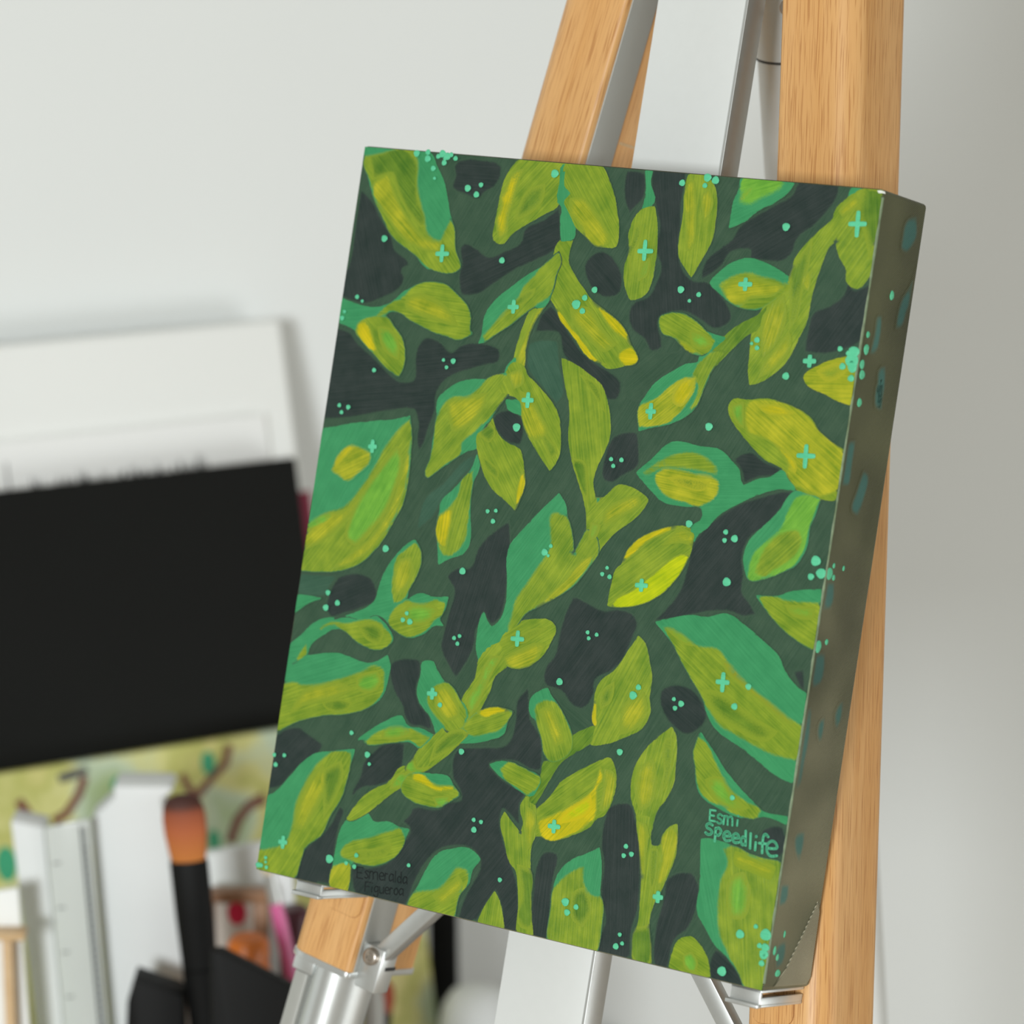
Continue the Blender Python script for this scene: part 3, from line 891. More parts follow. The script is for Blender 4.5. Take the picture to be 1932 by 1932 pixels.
     [('F', 'O', [(480, 380), (560, 430), (640, 560), (700, 700), (640, 760), (580, 760), (520, 650), (500, 500)], 4), ('F', 'N', [(640, 690), (700, 740), (770, 850), (720, 910), (670, 800)], 3), ('F', 'O', [(400, 260), (500, 220), (520, 330), (440, 380)], 3)]),
    ('E', 'T', [(1360, 870), (1380, 960), (1340, 1060), (1310, 1250), (1300, 1550), (1250, 1620), (1160, 1650), (1070, 1700), (1065, 1500), (1080, 1300), (1090, 1230), (1190, 1130), (1260, 1050), (1320, 980)],
     [('E', 'L', [(1250, 1060), (1350, 970), (1320, 1150), (1300, 1350), (1295, 1480), (1240, 1590), (1160, 1640), (1100, 1640), (1070, 1550), (1070, 1330), (1150, 1250), (1200, 1180)], 2), ('E', 'Y', [(1075, 1340), (1120, 1290), (1190, 1270), (1160, 1450), (1130, 1580), (1080, 1560)], 2.5)]),
    ('F', 'L', [(800, 145), (900, 190), (1010, 270), (1100, 350), (1140, 460), (1165, 600), (1160, 740), (1110, 870), (1060, 980), (1035, 1080), (1050, 1190), (1060, 1300), (990, 1440), (985, 1300), (960, 1180), (920, 1050), (880, 920), (855, 760), (860, 520), (830, 360)],
     [('F', 'N', [(930, 260), (1060, 330), (1110, 460), (1130, 560), (1040, 420)], 3), ('F', 'N', [(880, 900), (970, 920), (1000, 1060), (1000, 1250), (960, 1150)], 3)]),
    ('J', 'T', [(940, -435), (990, -350), (1000, -270), (1035, -160), (1052, 20), (1110, -90), (1150, -160), (1200, -140), (1240, 0), (1160, 130), (1050, 260), (900, 360), (760, 430), (690, 470), (640, 530), (560, 640), (500, 700), (400, 760), (340, 840), (320, 760), (320, 660), (360, 480), (375, 460), (400, 530), (430, 570), (480, 540), (530, 440), (550, 280), (555, 0), (575, -50), (640, -130), (760, -260), (850, -350)],
     [('J', 'L', [(860, -270), (900, -310), (985, -280), (1035, -160), (1052, 20), (1110, -90), (1150, -160), (1200, -140), (1240, 0), (1160, 130), (1050, 260), (900, 360), (760, 430), (690, 470), (640, 540), (560, 640), (540, 600), (570, 480), (600, 360), (680, 240), (780, 90), (860, -30), (860, -150)], 2.5), ('J', 'O', [(1220, 20), (1150, 130), (1040, 260), (900, 360), (760, 430), (860, 330), (1000, 200), (1120, 60)], 2)]),
    ('F', 'L', [(1050, 1200), (1110, 1200), (1170, 1150), (1220, 1105), (1300, 1110), (1380, 1150), (1450, 1210), (1400, 1300), (1300, 1390), (1200, 1460), (1110, 1560), (1050, 1640), (960, 1600), (900, 1610), (950, 1520), (990, 1440), (1000, 1320)],
     [('F', 'O', [(1120, 1300), (1300, 1190), (1380, 1180), (1400, 1240), (1260, 1340), (1120, 1420)], 4), ('F', 'T', [(1060, 1200), (1110, 1200), (1060, 1260)], 1), ('F', 'M', [(1020, 1380), (1100, 1400), (1060, 1500), (1000, 1520)], 4)]),
    ('I', 'T', [(1130, 75), (1175, 150), (1182, 240), (1150, 340), (1090, 450), (1070, 530), (1180, 480), (1270, 510), (1385, 505), (1360, 600), (1320, 680), (1350, 720), (1280, 720), (1200, 780), (1080, 810), (1000, 770), (930, 700), (880, 650), (820, 640), (760, 670), (600, 650), (520, 670), (820, 550), (860, 440), (900, 330), (985, 200), (1060, 120)],
     [('I', 'L', [(1060, 140), (1130, 90), (1175, 150), (1182, 240), (1150, 340), (1090, 450), (1040, 540), (970, 560), (950, 440), (960, 340), (980, 230)], 1.5), ('I', 'O', [(1010, 230), (1100, 200), (1130, 300), (1080, 430), (990, 500), (970, 400)], 4), ('I', 'L', [(960, 600), (1060, 530), (1200, 540), (1280, 520), (1370, 540), (1340, 640), (1280, 700), (1200, 770), (1080, 808), (1000, 770), (930, 690)], 1.8), ('I', 'M', [(1080, 570), (1240, 560), (1320, 600), (1240, 700), (1120, 720), (1040, 660)], 5)]),
    ('I', 'T', [(230, 485), (430, 515), (330, 550), (210, 640)], []),
    ('I', 'T', [(150, 1020), (170, 890), (270, 800), (350, 720), (440, 670), (560, 660), (700, 650), (820, 640), (880, 680), (930, 740), (965, 830), (920, 880), (840, 905), (760, 880), (690, 840), (610, 760), (520, 745), (440, 790), (350, 860), (310, 950), (210, 1010)],
     [('I', 'L', [(210, 1010), (250, 930), (330, 820), (400, 740), (500, 680), (620, 690), (780, 660), (860, 680), (930, 760), (960, 830), (920, 880), (840, 905), (760, 880), (680, 830), (600, 760), (510, 730), (420, 770), (330, 870), (310, 940)], 2), ('I', 'N', [(700, 720), (840, 700), (900, 780), (860, 860), (760, 820)], 4)]),
    ('I', 'T', [(150, 960), (320, 950), (540, 930), (640, 960), (740, 1000), (830, 1000), (925, 945), (945, 1020), (930, 1120), (880, 1260), (760, 1350), (600, 1390), (440, 1400), (260, 1440), (60, 1540), (80, 1330), (120, 1130)],
     [('I', 'L', [(110, 1170), (230, 1130), (280, 1150), (500, 1120), (700, 1060), (860, 1010), (910, 1050), (915, 1130), (870, 1260), (760, 1350), (600, 1390), (440, 1400), (260, 1440), (60, 1540), (80, 1330)], 2.5), ('I', 'M', [(700, 1110), (850, 1060), (880, 1150), (800, 1230), (700, 1200)], 4), ('I', 'N', [(430, 1300), (560, 1270), (660, 1300), (620, 1360), (480, 1360)], 3), ('I', 'O', [(300, 1200), (560, 1150), (680, 1200), (560, 1260), (300, 1330), (180, 1400)], 5)]),
    ('I', 'T', [(1190, 1000), (1260, 990), (1300, 1060), (1360, 1150), (1420, 1190), (1480, 1290), (1540, 1330), (1500, 1500), (1340, 1500), (1290, 1530), (1250, 1410), (1170, 1300), (1150, 1220), (1180, 1080)],
     [('I', 'L', [(1230, 1230), (1310, 1150), (1390, 1160), (1440, 1220), (1480, 1290), (1530, 1360), (1500, 1480), (1400, 1540), (1340, 1480), (1270, 1400), (1215, 1290)], 1.8), ('I', 'O', [(1290, 1200), (1380, 1180), (1450, 1280), (1470, 1400), (1380, 1440), (1290, 1340)], 4)]),
    ('I', 'L', [(1850, 830), (1700, 870), (1620, 970), (1590, 1110), (1490, 1280), (1480, 1400), (1350, 1490), (1260, 1570), (1160, 1660), (1120, 1730), (1050, 1830), (930, 1900), (1000, 1920), (1120, 1870), (1300, 1760), (1440, 1640), (1540, 1540), (1600, 1400), (1690, 1230), (1740, 1100), (1840, 1010)],
     [('I', 'M', [(1700, 960), (1800, 950), (1720, 1080), (1640, 1260), (1560, 1400), (1520, 1300), (1610, 1140)], 4), ('I', 'M', [(1130, 1720), (1060, 1800), (1120, 1860), (1250, 1780), (1150, 1790)], 3), ('I', 'N', [(1300, 1600), (1480, 1500), (1540, 1540), (1400, 1660), (1240, 1760)], 4)]),
    ('J', 'T', [(320, 1220), (400, 1190), (490, 1185), (600, 1210), (550, 1290), (520, 1380), (420, 1420), (300, 1445), (190, 1445), (210, 1340)],
     [('J', 'L', [(310, 1225), (400, 1185), (490, 1180), (600, 1210), (550, 1290), (500, 1360), (400, 1390), (280, 1405), (210, 1340)], 1.8), ('J', 'Y', [(320, 1220), (400, 1185), (500, 1180), (590, 1215), (480, 1230), (380, 1260)], 1.5)]),
    ('J', 'L', [(500, 680), (560, 590), (660, 530), (760, 515), (860, 520), (915, 580), (880, 680), (820, 780), (740, 850), (620, 885), (540, 850), (530, 780)],
     [('J', 'O', [(540, 800), (640, 740), (760, 690), (850, 700), (760, 830), (640, 880), (550, 850)], 4), ('J', 'N', [(600, 660), (760, 580), (860, 580), (760, 650), (640, 700)], 4)]),
    ('I', 'T', [(690, 1590), (830, 1490), (1030, 1400), (1080, 1480), (1180, 1500), (1290, 1560), (1180, 1650), (1100, 1600), (1000, 1600), (900, 1610), (780, 1620), (740, 1580)],
     [('I', 'L', [(740, 1600), (830, 1520), (1000, 1470), (1080, 1490), (1180, 1520), (1270, 1560), (1180, 1640), (1100, 1590), (1000, 1600), (880, 1615), (790, 1620)], 2), ('I', 'M', [(900, 1500), (1040, 1470), (1120, 1540), (1000, 1580), (880, 1580)], 4)]),
    ('F', 'L', [(1160, 1932), (1180, 1840), (1210, 1740), (1260, 1690), (1300, 1590), (1380, 1510), (1500, 1450), (1640, 1415), (1750, 1420), (1800, 1460), (1790, 1540), (1760, 1640), (1700, 1760), (1620, 1860), (1540, 1930), (1400, 2000), (1210, 2020), (1150, 2010)],
     [('F', 'B', [(1170, 2010), (1220, 1950), (1340, 1890), (1500, 1760), (1700, 1620), (1760, 1630), (1700, 1760), (1620, 1860), (1540, 1930), (1400, 2000), (1210, 2020)], 1.5), ('F', 'Y', [(1260, 1690), (1300, 1590), (1380, 1510), (1500, 1450), (1640, 1415), (1720, 1425), (1600, 1460), (1440, 1540), (1330, 1640)], 1.5), ('F', 'O', [(1700, 1430), (1790, 1470), (1780, 1560), (1690, 1540), (1560, 1560)], 4)]),
    ('J', 'L', [(1540, 640), (1590, 700), (1620, 830), (1640, 960), (1620, 1100), (1625, 1220), (1560, 1340), (1440, 1400), (1300, 1450), (1180, 1455), (1160, 1400), (1210, 1330), (1205, 1180), (1220, 1050), (1260, 980), (1370, 890), (1440, 790)],
     [('J', 'Y', [(1200, 1180), (1222, 1100), (1228, 1200), (1224, 1320), (1202, 1310)], 1), ('J', 'O', [(1440, 1140), (1580, 1060), (1610, 1220), (1540, 1330), (1400, 1390), (1400, 1260)], 5), ('J', 'N', [(1260, 1060), (1360, 980), (1340, 1130), (1250, 1200)], 4)]),
    ('J', 'N', [(1210, 1320), (1190, 1430), (1060, 1520), (960, 1590), (860, 1740), (780, 1880), (740, 1940), (690, 1860), (740, 1780), (800, 1700), (830, 1590), (900, 1590), (1040, 1400), (1100, 1360)], []),
    ('J', 'T', [(730, 1110), (790, 1060), (855, 1035), (880, 1090), (940, 1170), (1000, 1280), (1040, 1400), (1030, 1500), (960, 1570), (880, 1585), (830, 1530), (810, 1420), (770, 1280), (725, 1230)],
     [('J', 'L', [(750, 1170), (840, 1110), (900, 1130), (960, 1200), (1010, 1310), (1040, 1400), (1030, 1500), (960, 1570), (880, 1585), (830, 1530), (810, 1420), (770, 1290)], 2), ('J', 'O', [(790, 1200), (880, 1160), (950, 1300), (980, 1440), (900, 1480), (850, 1360)], 5)]),
    ('J', 'T', [(420, 1610), (510, 1585), (600, 1610), (700, 1650), (800, 1710), (780, 1800), (740, 1850), (680, 1830), (580, 1760), (490, 1690)],
     [('J', 'L', [(490, 1640), (560, 1590), (640, 1620), (720, 1660), (800, 1710), (770, 1800), (720, 1840), (620, 1780), (530, 1720)], 1.8)]),
    ('Q', 'L', [(930, 590), (990, 540), (1060, 460), (1110, 390), (1250, 300), (1370, 240), (1480, 200), (1520, 270), (1530, 380), (1500, 520), (1440, 630), (1380, 660), (1330, 720), (1200, 780), (1040, 825), (960, 790), (900, 790), (890, 680)],
     [('Q', 'Y', [(1410, 250), (1440, 350), (1400, 420), (1380, 640), (1300, 720), (1180, 780), (1040, 825), (960, 780), (940, 680), (1080, 610), (1220, 530), (1350, 430), (1380, 360)], 2), ('Q', 'O', [(1440, 280), (1510, 300), (1510, 460), (1440, 600), (1400, 600), (1430, 440)], 3), ('Q', 'B', [(1180, 580), (1340, 470), (1340, 600), (1200, 680), (1060, 700)], 4)]),
    ('K', 'L', [(590, 1170), (620, 1230), (620, 1420), (600, 1600), (550, 1700), (480, 1800), (450, 1890), (430, 1960), (330, 1960), (330, 1850), (290, 1720), (285, 1620), (310, 1480), (370, 1370), (460, 1270)],
     [('K', 'O', [(340, 1480), (460, 1400), (480, 1600), (430, 1760), (350, 1800), (310, 1660)], 5), ('K', 'N', [(540, 1260), (600, 1240), (600, 1420), (540, 1640), (490, 1700), (530, 1500)], 4)]),
    ('R', 'L', [(490, 470), (610, 460), (595, 560), (590, 660), (600, 700), (660, 700), (680, 630), (740, 560), (790, 540), (795, 640), (770, 800), (710, 950), (650, 1080), (610, 1150), (580, 1280), (590, 1440), (595, 1610), (460, 1590), (465, 1400), (500, 1280), (515, 1100), (525, 900), (510, 720), (495, 600)],
     [('R', 'O', [(680, 640), (760, 560), (790, 600), (770, 780), (700, 950), (650, 1040), (640, 950), (670, 800)], 2), ('R', 'N', [(590, 720), (650, 730), (640, 920), (600, 1100), (580, 960)], 3), ('R', 'N', [(480, 1330), (580, 1300), (590, 1500), (580, 1600), (480, 1570)], 4), ('R', 'O', [(500, 520), (560, 540), (560, 800), (540, 1050), (520, 900)], 3)]),
    ('P', 'T', [(800, 295), (770, 400), (740, 530), (700, 660), (620, 790), (540, 950), (430, 1030), (400, 1110), (370, 1200), (340, 1275), (20, 1200), (60, 950), (90, 690), (210, 610), (320, 490), (400, 400), (500, 330), (640, 310)],
     [('P', 'L', [(780, 310), (770, 400), (740, 530), (700, 660), (620, 790), (540, 950), (430, 1030), (400, 1110), (350, 1275), (20, 1200), (50, 1060), (130, 1030), (260, 990), (310, 880), (340, 700), (400, 560), (500, 400), (600, 320)], 2.5), ('P', 'O', [(420, 560), (560, 400), (600, 520), (520, 740), (400, 900), (340, 880)], 6), ('P', 'N', [(560, 460), (700, 380), (720, 480), (640, 700), (560, 820), (560, 640)], 5)]),
    ('P', 'L', [(1150, 430), (1240, 450), (1250, 500), (1180, 570), (1100, 610), (1000, 690), (880, 780), (760, 830), (740, 820), (790, 740), (880, 640), (960, 590), (1060, 545)], [('P', 'M', [(1140, 470), (1220, 490), (1160, 570), (1060, 600), (1080, 550)], 3)]),
    ('P', 'T', [(1250, 470), (1350, 480), (1430, 485), (1500, 500), (1540, 560), (1595, 640), (1500, 700), (1430, 735), (1340, 720), (1240, 690), (1150, 600), (1190, 500)],
     [('P', 'L', [(1250, 470), (1330, 490), (1420, 550), (1530, 560), (1595, 640), (1500, 700), (1430, 735), (1340, 720), (1240, 690), (1150, 600), (1190, 500)], 1.5), ('P', 'Y', [(1240, 480), (1330, 490), (1420, 560), (1540, 570), (1560, 600), (1420, 620), (1320, 570), (1230, 530)], 2), ('P', 'M', [(1380, 650), (1540, 640), (1500, 690), (1420, 725)], 3)]),
    ('P', 'T', [(740, 830), (900, 785), (940, 840), (1060, 845), (1130, 880), (1210, 900), (1170, 990), (1130, 1080), (1030, 1150), (920, 1175), (800, 1150), (770, 1160), (740, 1350), (610, 1340), (650, 1080), (690, 910)],
     [('P', 'L', [(760, 980), (900, 950), (1050, 900), (1150, 890), (1180, 960), (1130, 1080), (1030, 1150), (920, 1175), (800, 1150), (700, 1120), (680, 1070)], 2), ('P', 'O', [(640, 1170), (760, 1140), (770, 1200), (745, 1360), (610, 1340)], 1.5), ('P', 'N', [(800, 1060), (960, 1040), (1080, 1000), (1060, 1080), (920, 1130), (800, 1120)], 5)]),
    ('P', 'T', [(1430, 1080), (1520, 1050), (1660, 1045), (1745, 1125), (1690, 1200), (1660, 1300), (1590, 1400), (1550, 1580), (1190, 1470), (1280, 1320), (1340, 1200)],
     [('P', 'L', [(1190, 1470), (1260, 1360), (1420, 1330), (1500, 1250), (1570, 1170), (1660, 1200), (1650, 1310), (1590, 1400), (1550, 1580)], 2.5), ('P', 'O', [(1380, 1400), (1520, 1300), (1580, 1240), (1620, 1320), (1540, 1420), (1460, 1480)], 5)]),
    ('Q', 'L', [(615, 1210), (650, 1280), (690, 1520), (480, 1460), (540, 1320)], []),
    ('Q', 'L', [(870, 470), (920, 560), (920, 780), (890, 870), (880, 1000), (890, 1170), (890, 1380), (905, 1560), (780, 1540), (795, 1330), (790, 1150), (770, 1040), (730, 990), (690, 830), (660, 680), (690, 610), (740, 680), (810, 770), (830, 700), (810, 560)],
     [('Q', 'N', [(780, 1000), (880, 1040), (885, 1300), (890, 1500), (810, 1480), (810, 1200)], 4), ('Q', 'O', [(850, 560), (910, 600), (910, 760), (870, 900), (840, 760)], 3)]),
    ('Q', 'T', [(1075, 1120), (1120, 1040), (1200, 970), (1300, 930), (1405, 880), (1420, 1000), (1410, 1240), (1430, 1420), (1385, 1690), (1020, 1600), (1040, 1320)],
     [('Q', 'L', [(1060, 1180), (1130, 1090), (1240, 1020), (1310, 1000), (1300, 1130), (1350, 1220), (1415, 1240), (1430, 1420), (1385, 1690), (1020, 1600), (1040, 1320)], 2), ('Q', 'N', [(1220, 1200), (1300, 1180), (1350, 1350), (1280, 1480), (1200, 1420)], 4)]),
    ('K', 'T', [(470, 375), (600, 345), (740, 325), (860, 340), (1010, 315), (1140, 400), (1290, 530), (1400, 640), (1440, 740), (1530, 860), (1620, 940), (1590, 1170), (1560, 1400), (1510, 1590), (1410, 1550), (1290, 1460), (1130, 1330), (930, 1185), (860, 1070), (830, 960), (750, 820), (680, 700), (600, 540), (540, 460)],
     [('K', 'L', [(510, 400), (580, 400), (680, 450), (800, 540), (940, 560), (1040, 680), (1100, 760), (1220, 870), (1330, 960), (1450, 1060), (1600, 1180), (1580, 1300), (1540, 1420), (1380, 1400), (1260, 1350), (1100, 1260), (940, 1160), (860, 1040), (830, 960), (750, 820), (680, 700), (600, 540)], 2.2), ('K', 'C', [(960, 650), (1050, 690), (1200, 860), (1330, 960), (1450, 1060), (1540, 1180), (1440, 1130), (1260, 980), (1100, 850), (1000, 750)], 4), ('K', 'N', [(820, 880), (960, 900), (1200, 1080), (1400, 1200), (1300, 1280), (1060, 1180), (900, 1060)], 6), ('K', 'M', [(540, 410), (680, 460), (780, 560), (680, 540)], 4)]),
    ('K', 'T', [(1230, 175), (1390, 180), (1500, 145), (1740, 130), (1720, 300), (1680, 600), (1560, 530), (1440, 440), (1330, 320)],
     [('K', 'L', [(1240, 180), (1390, 185), (1500, 200), (1730, 220), (1720, 330), (1680, 600), (1560, 530), (1440, 440), (1330, 320)], 2.2), ('K', 'M', [(1440, 240), (1680, 260), (1660, 360), (1500, 330)], 5)]),
    ('K', 'T', [(810, 1210), (870, 1300), (930, 1390), (990, 1490), (1080, 1600), (1200, 1730), (1290, 1810), (1480, 1860), (1480, 1915), (1290, 1840), (1240, 1850), (1080, 1840), (950, 1780), (820, 1690), (780, 1600), (770, 1480), (755, 1350)],
     [('K', 'L', [(800, 1220), (860, 1300), (930, 1420), (980, 1520), (1070, 1650), (1180, 1730), (1270, 1800), (1240, 1850), (1080, 1830), (960, 1770), (830, 1690), (785, 1600), (770, 1480), (755, 1350)], 1.8), ('K', 'M', [(840, 1560), (960, 1540), (1080, 1700), (1180, 1780), (1060, 1800), (900, 1700)], 5)]),
    ('H', 'L', [(780, 440), (810, 380), (930, 380), (1050, 370), (1150, 390), (1290, 440), (1400, 520), (1460, 610), (1560, 700), (1660, 780), (1650, 900), (1630, 1030), (1600, 1130), (1480, 1125), (1340, 1090), (1240, 980), (1180, 890), (1060, 830), (950, 720), (860, 610), (800, 520)],
     [('H', 'O', [(920, 400), (1050, 380), (1290, 440), (1400, 530), (1460, 610), (1560, 700), (1650, 780), (1630, 1030), (1500, 1110), (1340, 1060), (1230, 960), (1210, 800), (1060, 680), (920, 620)], 2), ('H', 'Y', [(1000, 420), (1140, 410), (1280, 480), (1200, 500), (1040, 470)], 3), ('H', 'Y', [(1100, 690), (1190, 740), (1300, 880), (1280, 940), (1180, 800)], 3), ('H', 'M', [(800, 420), (900, 390), (900, 600), (830, 540)], 3)]),
    ('H', 'T', [(85, 930), (200, 830), (350, 700), (560, 730), (720, 760), (800, 840), (860, 910), (870, 980), (890, 1025), (1000, 980), (1100, 960), (1180, 910), (1260, 1000), (1280, 1060), (1160, 1050), (1010, 1090), (850, 1160), (700, 1250), (620, 1340), (545, 1400), (520, 1450), (500, 1340), (580, 1270), (570, 1190), (450, 1180), (280, 1140), (180, 1040)],
     [('H', 'L', [(110, 930), (280, 810), (420, 760), (540, 760), (660, 830), (710, 900), (700, 960), (560, 930), (400, 910), (280, 910), (160, 960)], 2.5), ('H', 'O', [(215, 950), (280, 890), (400, 890), (560, 930), (700, 970), (720, 1030), (690, 1120), (600, 1180), (480, 1170), (350, 1140), (250, 1060)], 2), ('H', 'N', [(300, 960), (480, 960), (640, 1000), (600, 1060), (440, 1040)], 4), ('H', 'M', [(520, 930), (620, 930), (690, 960), (600, 965)], 2)]),
    ('H', 'T', [(1280, 1070), (1340, 1080), (1470, 1125), (1430, 1250), (1390, 1350), (1370, 1480), (1290, 1620), (1160, 1690), (1030, 1735), (940, 1740), (905, 1660), (895, 1560), (940, 1440), (1050, 1330), (1160, 1220)],
     [('H', 'M', [(1310, 1090), (1470, 1130), (1420, 1260), (1385, 1360), (1360, 1480), (1280, 1620), (1160, 1690), (1030, 1735), (940, 1740), (920, 1660), (960, 1530), (1050, 1440), (1170, 1330), (1220, 1200)], 2), ('H', 'L', [(1040, 1490), (1170, 1370), (1310, 1350), (1350, 1430), (1300, 1560), (1180, 1650), (1030, 1720), (960, 1700)], 2.5)]),
    ('R', 'T', [(975, 650), (1080, 660), (1200, 700), (1380, 780), (1600, 840), (1560, 1150), (1530, 1400), (1480, 1780), (1460, 1830), (1310, 1780), (1250, 1650), (1160, 1530), (1080, 1450), (1000, 1310), (945, 1200), (965, 1000)],
     [('R', 'L', [(1120, 720), (1200, 700), (1380, 780), (1600, 840), (1560, 1150), (1530, 1400), (1470, 1830), (1310, 1780), (1250, 1650), (1150, 1490), (1100, 1380), (1085, 1150), (1110, 950), (1160, 820)], 2.2), ('R', 'M', [(1200, 930), (1300, 900), (1350, 1050), (1300, 1250), (1200, 1250), (1160, 1080)], 6), ('R', 'O', [(1230, 740), (1380, 790), (1540, 860), (1500, 960), (1340, 900), (1220, 840)], 5)]),
    ('R', 'L', [(800, 1420), (890, 1390), (960, 1450), (1020, 1560), (1040, 1690), (900, 1680), (730, 1640), (760, 1500)], [('R', 'M', [(840, 1530), (900, 1500), (950, 1590), (930, 1650), (850, 1620)], 2.5)]),
]
LH = 0.00006
for i, (tl, key, pts) in enumerate(SHADOWS):
    face_patch('painted_shadow', tl, key, pts, 0.0019, 0.00005, P)
for i, (tl, key, pts, strokes) in enumerate(LEAVES):
    z0 = 0.00010 + 0.00002 * (i % 6)
    leaf = face_patch('painted_leaf', tl, key, pts, 0.0007, z0, P)
    hst = LAST[0]
    for j, (t2, k2, p2, sm) in enumerate(strokes):
        face_patch('paint_stroke', t2, k2, p2, sm * 0.001, z0 + 0.00009 + 0.000022 * (j + 1), leaf or P, host=hst)

DOTS = {
    'A': [(501, 760, 22), (745, 117, 22), (828, 157, 22), (870, 230, 18), (880, 305, 11), (830, 108, 18), (908, 140, 16), (940, 120, 24), (975, 140, 24), (1005, 128, 16), (960, 155, 14), (1038, 155, 16), (952, 188, 18), (1130, 380, 22), (1230, 355, 16), (1195, 428, 20), (1388, 925, 20), (1787, 270, 26), (295, 1200, 15), (334, 1232, 11), (200, 1312, 12), (182, 1360, 16)],
    'B': [(748, 1177, 29), (813, 1127, 19), (795, 1227, 19), (887, 1067, 20)],
    'C': [(188, 180, 20), (380, 140, 25), (440, 160, 24), (360, 200, 16), (972, 512, 24), (178, 985, 22), (313, 1023, 16), (243, 1070, 12), (753, 1365, 18), (753, 1425, 15), (712, 1392, 11), (970, 1638, 22), (1380, 1432, 16), (1443, 1465, 16), (1398, 1565, 20), (1462, 1655, 20), (1505, 1460, 34), (1490, 1520, 40), (1470, 1540, 30), (1505, 1580, 28)],
    'E': [(583, 233, 15), (321, 498, 14), (388, 512, 16), (337, 551, 14), (670, 1580, 23), (235, 1912, 18), (1107, 157, 12), (1180, 165, 18), (1130, 212, 13), (1658, 665, 26), (1440, 1298, 14), (1502, 1294, 13), (1480, 1374, 16)],
    'F': [(670, 1608, 22), (717, 1560, 13), (697, 1633, 11), (1172, 905, 14), (1250, 911, 15), (1188, 956, 14), (1760, 1393, 22)],
    'H': [(630, 580, 24), (757, 1375, 16), (823, 1425, 22), (748, 1438, 15), (764, 1752, 26), (1400, 1712, 20), (1437, 1593, 30), (1490, 1690, 30)],
    'I': [(1490, 310, 22), (546, 550, 19), (458, 585, 21), (1070, 628, 14), (1040, 678, 16), (1092, 692, 20), (1427, 815, 14), (1468, 800, 13), (1452, 858, 14), (1320, 1320, 16), (653, 1530, 15), (70, 1696, 14), (146, 1700, 14), (80, 1770, 16), (772, 1695, 20), (787, 1766, 12), (1482, 1672, 19)],
    'J': [(1302, 125, 12), (1265, 172, 14), (1320, 193, 15), (1155, 612, 13), (1223, 630, 13), (1163, 657, 13), (942, 985, 22), (1538, 1027, 18), (1497, 1088, 25), (1806, 1116, 13), (1860, 1151, 19), (1814, 1184, 15), (1397, 1515, 20)],
    'K': [(1168, 862, 19), (1062, 1012, 20), (1047, 1700, 16)],
    'P': [(606, 1122, 27), (809, 1095, 15), (733, 1153, 14), (793, 1180, 15), (1204, 1170, 13), (125, 1112, 12), (125, 1145, 10), (130, 1185, 13), (62, 1165, 18), (90, 1170, 15)],
    'Q': [(455, 667, 14), (510, 683, 14), (456, 742, 19), (652, 1120, 15), (1604, 867, 15), (1587, 937, 15), (1645, 926, 16), (1146, 1287, 25), (1227, 1325, 17), (1159, 1366, 20), (1557, 1533, 13), (1527, 1622, 19), (1575, 1600, 13)],
    'R': [(1265, 1370, 26), (1384, 1312, 14), (1480, 1380, 34), (1412, 1457, 16), (1127, 1650, 28), (1427, 1590, 18), (1470, 1530, 28), (1492, 1480, 24), (1450, 1530, 18)],
}


def blob(rx, ry, n, seed, rag):
    rnd = random.Random(seed)
    ph = rnd.random() * 6.28
    return [(rx * (1 + rag * math.sin(3 * t + ph) + rag * 0.7 * math.sin(5 * t + 2 * ph)) * math.cos(t), ry * (1 + rag * math.sin(3 * t + ph)) * math.sin(t)) for t in (2 * math.pi * k / n for k in range(n))]


def dome(name, cx, cy, outline, z, h, key, parent, to3):
    vs, fs = [], []
    n = len(outline)
    for s, hh in ((1.0, 0.0), (0.88, 0.7), (0.45, 1.0)):
        vs += [to3(cx + p[0] * s, cy + p[1] * s, z + h * hh) for p in outline]
    for r in range(2):
        for k in range(n):
            fs.append((r * n + k, r * n + (k + 1) % n, (r + 1) * n + (k + 1) % n, (r + 1) * n + k))
    fs.append(tuple(2 * n + k for k in range(n)))
    o = mesh_obj(name, vs, fs, PM[key], parent, True)
    at = o.data.attributes.new('cover', 'FLOAT', 'POINT')
    at.data.foreach_set('value', [1.0] * len(vs))
    uvl = o.data.uv_layers.new(name='UVMap')
    for l in o.data.loops:
        v = o.data.vertices[l.vertex_index].co
        uvl.data[l.index].uv = (v.x + v.z, v.y)
    return o


ZD = 0.00062
n_dot = 0
for tl, lst in DOTS.items():
    for (cx, cy, r) in lst:
        px, py = tile_px(tl, (cx, cy))
        x, y = loc_z(px, py, ZD)
        rr = r / 4 / 4050
        x = max(-W / 2 + rr, min(W / 2 - rr, x))
        n_dot += 1
        dome('paint_dot', x, y, blob(rr * 1.12, rr * 1.05, 12, n_dot, 0.06), ZD, 0.0003, 'I', P, front3)

